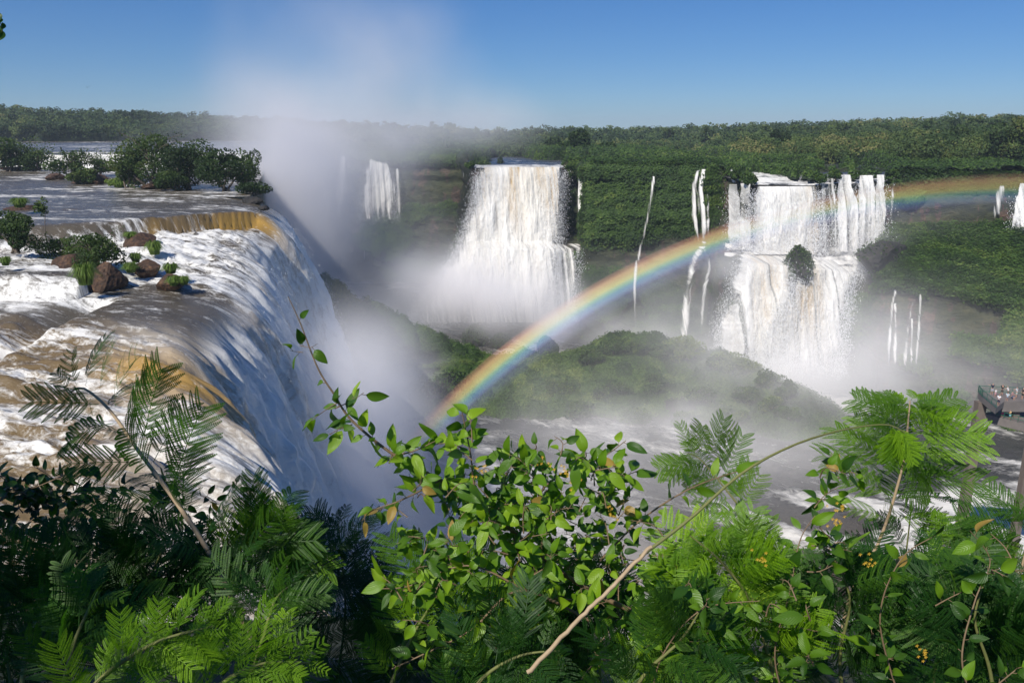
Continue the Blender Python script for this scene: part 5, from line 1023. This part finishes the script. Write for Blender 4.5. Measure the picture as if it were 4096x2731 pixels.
def bird():
    c = P(87, 87, 160); V = np.array([(0, -.25, 0), (.12, 0, .03), (0, .3, 0), (-.12, 0, .03), (.75, .05, .30), (.7, -.12, .28), (-.75, .05, .30), (-.7, -.12, .28), (0, 0, -.1)])
    me = bpy.data.meshes.new('bird'); me.from_pydata([tuple(v) for v in V], [], [(0, 1, 2, 3), (1, 4, 5), (3, 7, 6), (0, 8, 1), (1, 8, 2), (2, 8, 3), (3, 8, 0)]); me.materials.append(HAIR)
    o = bpy.data.objects.new('bird', me); COL.objects.link(o); o.location = Vector(c); tag(o, 'small dark bird flying alone in the blue sky at left', 'bird')
bird()

# ------------------------------------------------------------------ spray, haze, rainbow
def mist():
    m = bpy.data.materials.new('spray'); m.use_nodes = True; nt = m.node_tree; nt.nodes.clear()
    o = nt.nodes.new('ShaderNodeOutputMaterial'); v = nt.nodes.new('ShaderNodeVolumePrincipled'); nt.links.new(v.outputs[0], o.inputs['Volume'])
    v.inputs['Density'].default_value = 1; v.inputs['Anisotropy'].default_value = -.52; v.inputs['Color'].default_value = (1, .985, .99, 1)
    me = bpy.data.meshes.new('mist'); me.from_pydata([(0, 100, 0), (1, 100, 0), (0, 101, 0)], [], [(0, 1, 2)]); me.materials.append(m)
    ob = bpy.data.objects.new('mist', me); COL.objects.link(ob); tag(ob, kind='stuff')
    g = bpy.data.node_groups.new('spray_clouds', 'GeometryNodeTree')
    g.interface.new_socket('Geometry', in_out='INPUT', socket_type='NodeSocketGeometry'); g.interface.new_socket('Geometry', in_out='OUTPUT', socket_type='NodeSocketGeometry')
    go = g.nodes.new('NodeGroupOutput'); vc = g.nodes.new('GeometryNodeVolumeCube'); sm = g.nodes.new('GeometryNodeSetMaterial')
    lo, hi, st = (-140, 34, -66), (165, 445, 96), 3.
    vc.inputs['Min'].default_value = lo; vc.inputs['Max'].default_value = hi
    for i, a in enumerate('XYZ'): vc.inputs['Resolution '+a].default_value = int((hi[i]-lo[i])/st)
    pos = g.nodes.new('GeometryNodeInputPosition').outputs[0]
    def vm(op, a, b):
        n = g.nodes.new('ShaderNodeVectorMath'); n.operation = op
        for i, x in enumerate((a, b)):
            if isinstance(x, (tuple, list)): n.inputs[i].default_value = x
            elif x is not None: g.links.new(x, n.inputs[i])
        return n
    def ns(scale, det, vec):
        n = g.nodes.new('ShaderNodeTexNoise'); n.inputs['Scale'].default_value = scale; n.inputs['Detail'].default_value = det; n.inputs['Roughness'].default_value = .6; g.links.new(vec, n.inputs['Vector']); return n
    wn = ns(.018, 2, pos); wv = vm('SUBTRACT', wn.outputs[1], (.5, .5, .5)).outputs[0]; wp = vm('ADD', pos, vm('MULTIPLY', wv, (34, 34, 30)).outputs[0]).outputs[0]
    total = None
    for c, r, d in BLOBS:
        q = vm('MULTIPLY', vm('SUBTRACT', wp, tuple(float(x) for x in c)).outputs[0], tuple(1./x for x in r)).outputs[0]
        dd = vm('DOT_PRODUCT', q, q).outputs['Value']; e = mth(g, 'MULTIPLY', mth(g, 'EXPONENT', mth(g, 'MULTIPLY', dd, -1.)), d)
        total = e if total is None else mth(g, 'ADD', total, e)
    nz = ns(.034, 4, vm('MULTIPLY', wp, (1, 1, .8)).outputs[0]).outputs[0]
    mr = g.nodes.new('ShaderNodeMapRange'); mr.inputs[1].default_value = .34; mr.inputs[2].default_value = .66; mr.inputs[3].default_value = .15; mr.inputs[4].default_value = 1.7; g.links.new(nz, mr.inputs[0])
    den = mth(g, 'MAXIMUM', mth(g, 'SUBTRACT', mth(g, 'MULTIPLY', total, mr.outputs[0]), .0006), 0.)
    g.links.new(den, vc.inputs['Density']); sm.inputs['Material'].default_value = m; g.links.new(vc.outputs[0], sm.inputs[0]); g.links.new(sm.outputs[0], go.inputs[0])
    ob.modifiers.new('spray', 'NODES').node_group = g
def PB(px, py, Y, rx, ry, rz, d):
    """blob centred on a picture position; rx, rz in picture pixels, ry in metres"""
    c = P(px, py, Y); k = Y/F; return (c, (rx*k, ry, rz*k), d)
BLOBS = [
 PB(288, 232, 300, 48, 42, 90, .12),     # throat of the gorge
 PB(345, 145, 330, 60, 45, 40, .018),
 PB(385, 60, 330, 58, 30, 50, .016),      # plume over the horizon
 PB(440, 125, 340, 80, 40, 26, .013),
 PB(310, 15, 330, 60, 30, 40, .005),
 PB(410, 255, 340, 60, 40, 50, .006),
 PB(440, 285, 300, 44, 20, 26, .035),
 PB(490, 312, 287, 60, 12, 24, .16),      # foot of the central fall
 PB(455, 298, 290, 34, 14, 22, .06),
 PB(580, 335, 280, 80, 14, 20, .035),
 PB(690, 350, 270, 80, 12, 24, .035),
 PB(780, 256, 250, 60, 9, 14, .07),      # upper right shelf
 PB(850, 252, 250, 44, 9, 16, .05),
 PB(775, 372, 232, 66, 14, 26, .085),     # foot of the right falls
 PB(880, 385, 222, 120, 16, 34, .018),
 PB(620, 455, 195, 140, 24, 34, .040),    # over
 PB(720, 445, 182, 110, 22, 26, .022),
 PB(560, 390, 205, 90, 16, 26, .004),
 PB(425, 400, 228, 30, 12, 20, .075),
 PB(376, 432, 180, 34, 26, 34, .055),
 PB(375, 480, 150, 60, 34, 60, .070),
 PB(430, 560, 120, 70, 30, 60, .050),
 PB(580, 560, 130, 120, 24, 40, .020),
 PB(860, 345, 205, 210, 22, 62, .013),    # thin spray over the lower right cliff
 PB(840, 240, 248, 110, 10, 30, .008),
 PB(640, 300, 270, 120, 14, 40, .008),
 PB(352, 425, 116, 52, 24, 72, .12),     # shaded spray before the face of the near fall
 PB(345, 560, 95, 60, 22, 80, .06),
 PB(105, 138, 300, 36, 10, 10, .022),     # spray of the far cascade
]
mist()
def haze():
    m = bpy.data.materials.new('haze_air'); m.use_nodes = True; nt = m.node_tree; nt.nodes.clear()
    o = nt.nodes.new('ShaderNodeOutputMaterial'); v = nt.nodes.new('ShaderNodeVolumePrincipled'); nt.links.new(v.outputs[0], o.inputs['Volume'])
    v.inputs['Density'].default_value = .00013; v.inputs['Color'].default_value = (.75, .88, 1, 1); v.inputs['Anisotropy'].default_value = 0
    x0, x1, y0, y1, z0, z1 = -3200, 4200, -30, 7200, -72, 110
    V = [(x, y, z) for x in (x0, x1) for y in (y0, y1) for z in (z0, z1)]; me = bpy.data.meshes.new('haze')
    me.from_pydata(V, [], [(0, 1, 3, 2), (4, 6, 7, 5), (0, 4, 5, 1), (2, 3, 7, 6), (0, 2, 6, 4), (1, 5, 7, 3)]); me.materials.append(m)
    ob = bpy.data.objects.new('haze', me); COL.objects.link(ob); tag(ob, kind='stuff')
haze()
def rainbow(D=118., thick=9.):
    ax = -np.array(sd); a = D*math.cos(R(42)); c = np.array([0, 0, CAMZ])+ax*a; ri, ro = a*math.tan(R(39.4)), a*math.tan(R(42.2))
    M = Vector(ax).to_track_quat('Z', 'Y').to_matrix().to_4x4(); M.translation = Vector(c); Mi = M.inverted()
    def ang(px, py):
        d = unit(P(px, py, 100)-[0, 0, CAMZ]); q = np.array([0, 0, CAMZ])+d*(a/(d@ax)); l = Mi @ Vector(q); return math.atan2(l.y, l.x)
    a0, a1 = ang(340, 545), ang(1200, 240)
    if a1-a0 > PI: a1 -= 2*PI
    if a0-a1 > PI: a0 -= 2*PI
    th = np.linspace(a0, a1, 80); rr = [ri, ro, ro, ri]; zz = [-thick/2, -thick/2, thick/2, thick/2]
    V = np.array([[(r*math.cos(t), r*math.sin(t), z) for r, z in zip(rr, zz)] for t in th]); Q = [[i*4+j, i*4+(j+1) % 4, (i+1)*4+(j+1) % 4, (i+1)*4+j] for i in range(79) for j in range(4)]+[[3, 2, 1, 0], [316, 317, 318, 319]]
    m = bpy.data.materials.new('rainbow_mist'); m.use_nodes = True; nt = m.node_tree; nt.nodes.clear(); o_ = nt.nodes.new('ShaderNodeOutputMaterial')
    tc = nt.nodes.new('ShaderNodeTexCoord'); s = nt.nodes.new('ShaderNodeSeparateXYZ'); nt.links.new(tc.outputs['Object'], s.inputs[0])
    r = mth(nt, 'SQRT', mth(nt, 'ADD', mth(nt, 'MULTIPLY', s.outputs[0], s.outputs[0]), mth(nt, 'MULTIPLY', s.outputs[1], s.outputs[1])))
    # radius as seen from the origin of the bow: rays spread with distance along the axis
    r = mth(nt, 'DIVIDE', r, mth(nt, 'ADD', mth(nt, 'MULTIPLY', s.outputs[2], 1./a), 1.)); t = mth(nt, 'DIVIDE', mth(nt, 'SUBTRACT', r, ri), ro-ri)
    col = ramp(nt, t, [(0, (.45, .45, .60)), (.34, (.36, .40, .85)), (.48, (.28, .58, .85)), (.57, (.42, .82, .50)), (.66, (.98, .88, .28)), (.78, (1, .58, .22)), (.90, (.9, .36, .2)), (1, (.6, .3, .2))])
    den = ramp(nt, t, [(0, (0, 0, 0)), (.28, (.18,)*3), (.45, (.6,)*3), (.66, (.9,)*3), (.80, (.85,)*3), (.93, (.30,)*3), (1, (0, 0, 0))], 'EASE')
    th_ = mth(nt, 'ARCTAN2', s.outputs[1], s.outputs[0]); u = mth(nt, 'DIVIDE', mth(nt, 'SUBTRACT', th_, a0), a1-a0)
    along = ramp(nt, u, [(0, (0, 0, 0)), (.15, (1,)*3), (.32, (1,)*3), (.45, (.75,)*3), (.58, (.5,)*3), (.72, (.30,)*3), (.85, (.22,)*3), (1, (.05,)*3)])
    v = nt.nodes.new('ShaderNodeVolumeScatter'); v.inputs['Anisotropy'].default_value = -.5; nt.links.new(col, v.inputs['Color'])
    nt.links.new(mth(nt, 'MULTIPLY', mth(nt, 'MULTIPLY', den, along), .0074), v.inputs['Density']); nt.links.new(v.outputs[0], o_.inputs['Volume'])
    me = bpy.data.meshes.new('rainbow'); me.from_pydata([tuple(x) for x in V.reshape(-1, 3)], [], Q); me.materials.append(m)
    ob = bpy.data.objects.new('rainbow', me); COL.objects.link(ob); ob.matrix_world = M; tag(ob, 'rainbow arching through the spray from the islet rocks up to the right forest', 'rainbow')
rainbow()
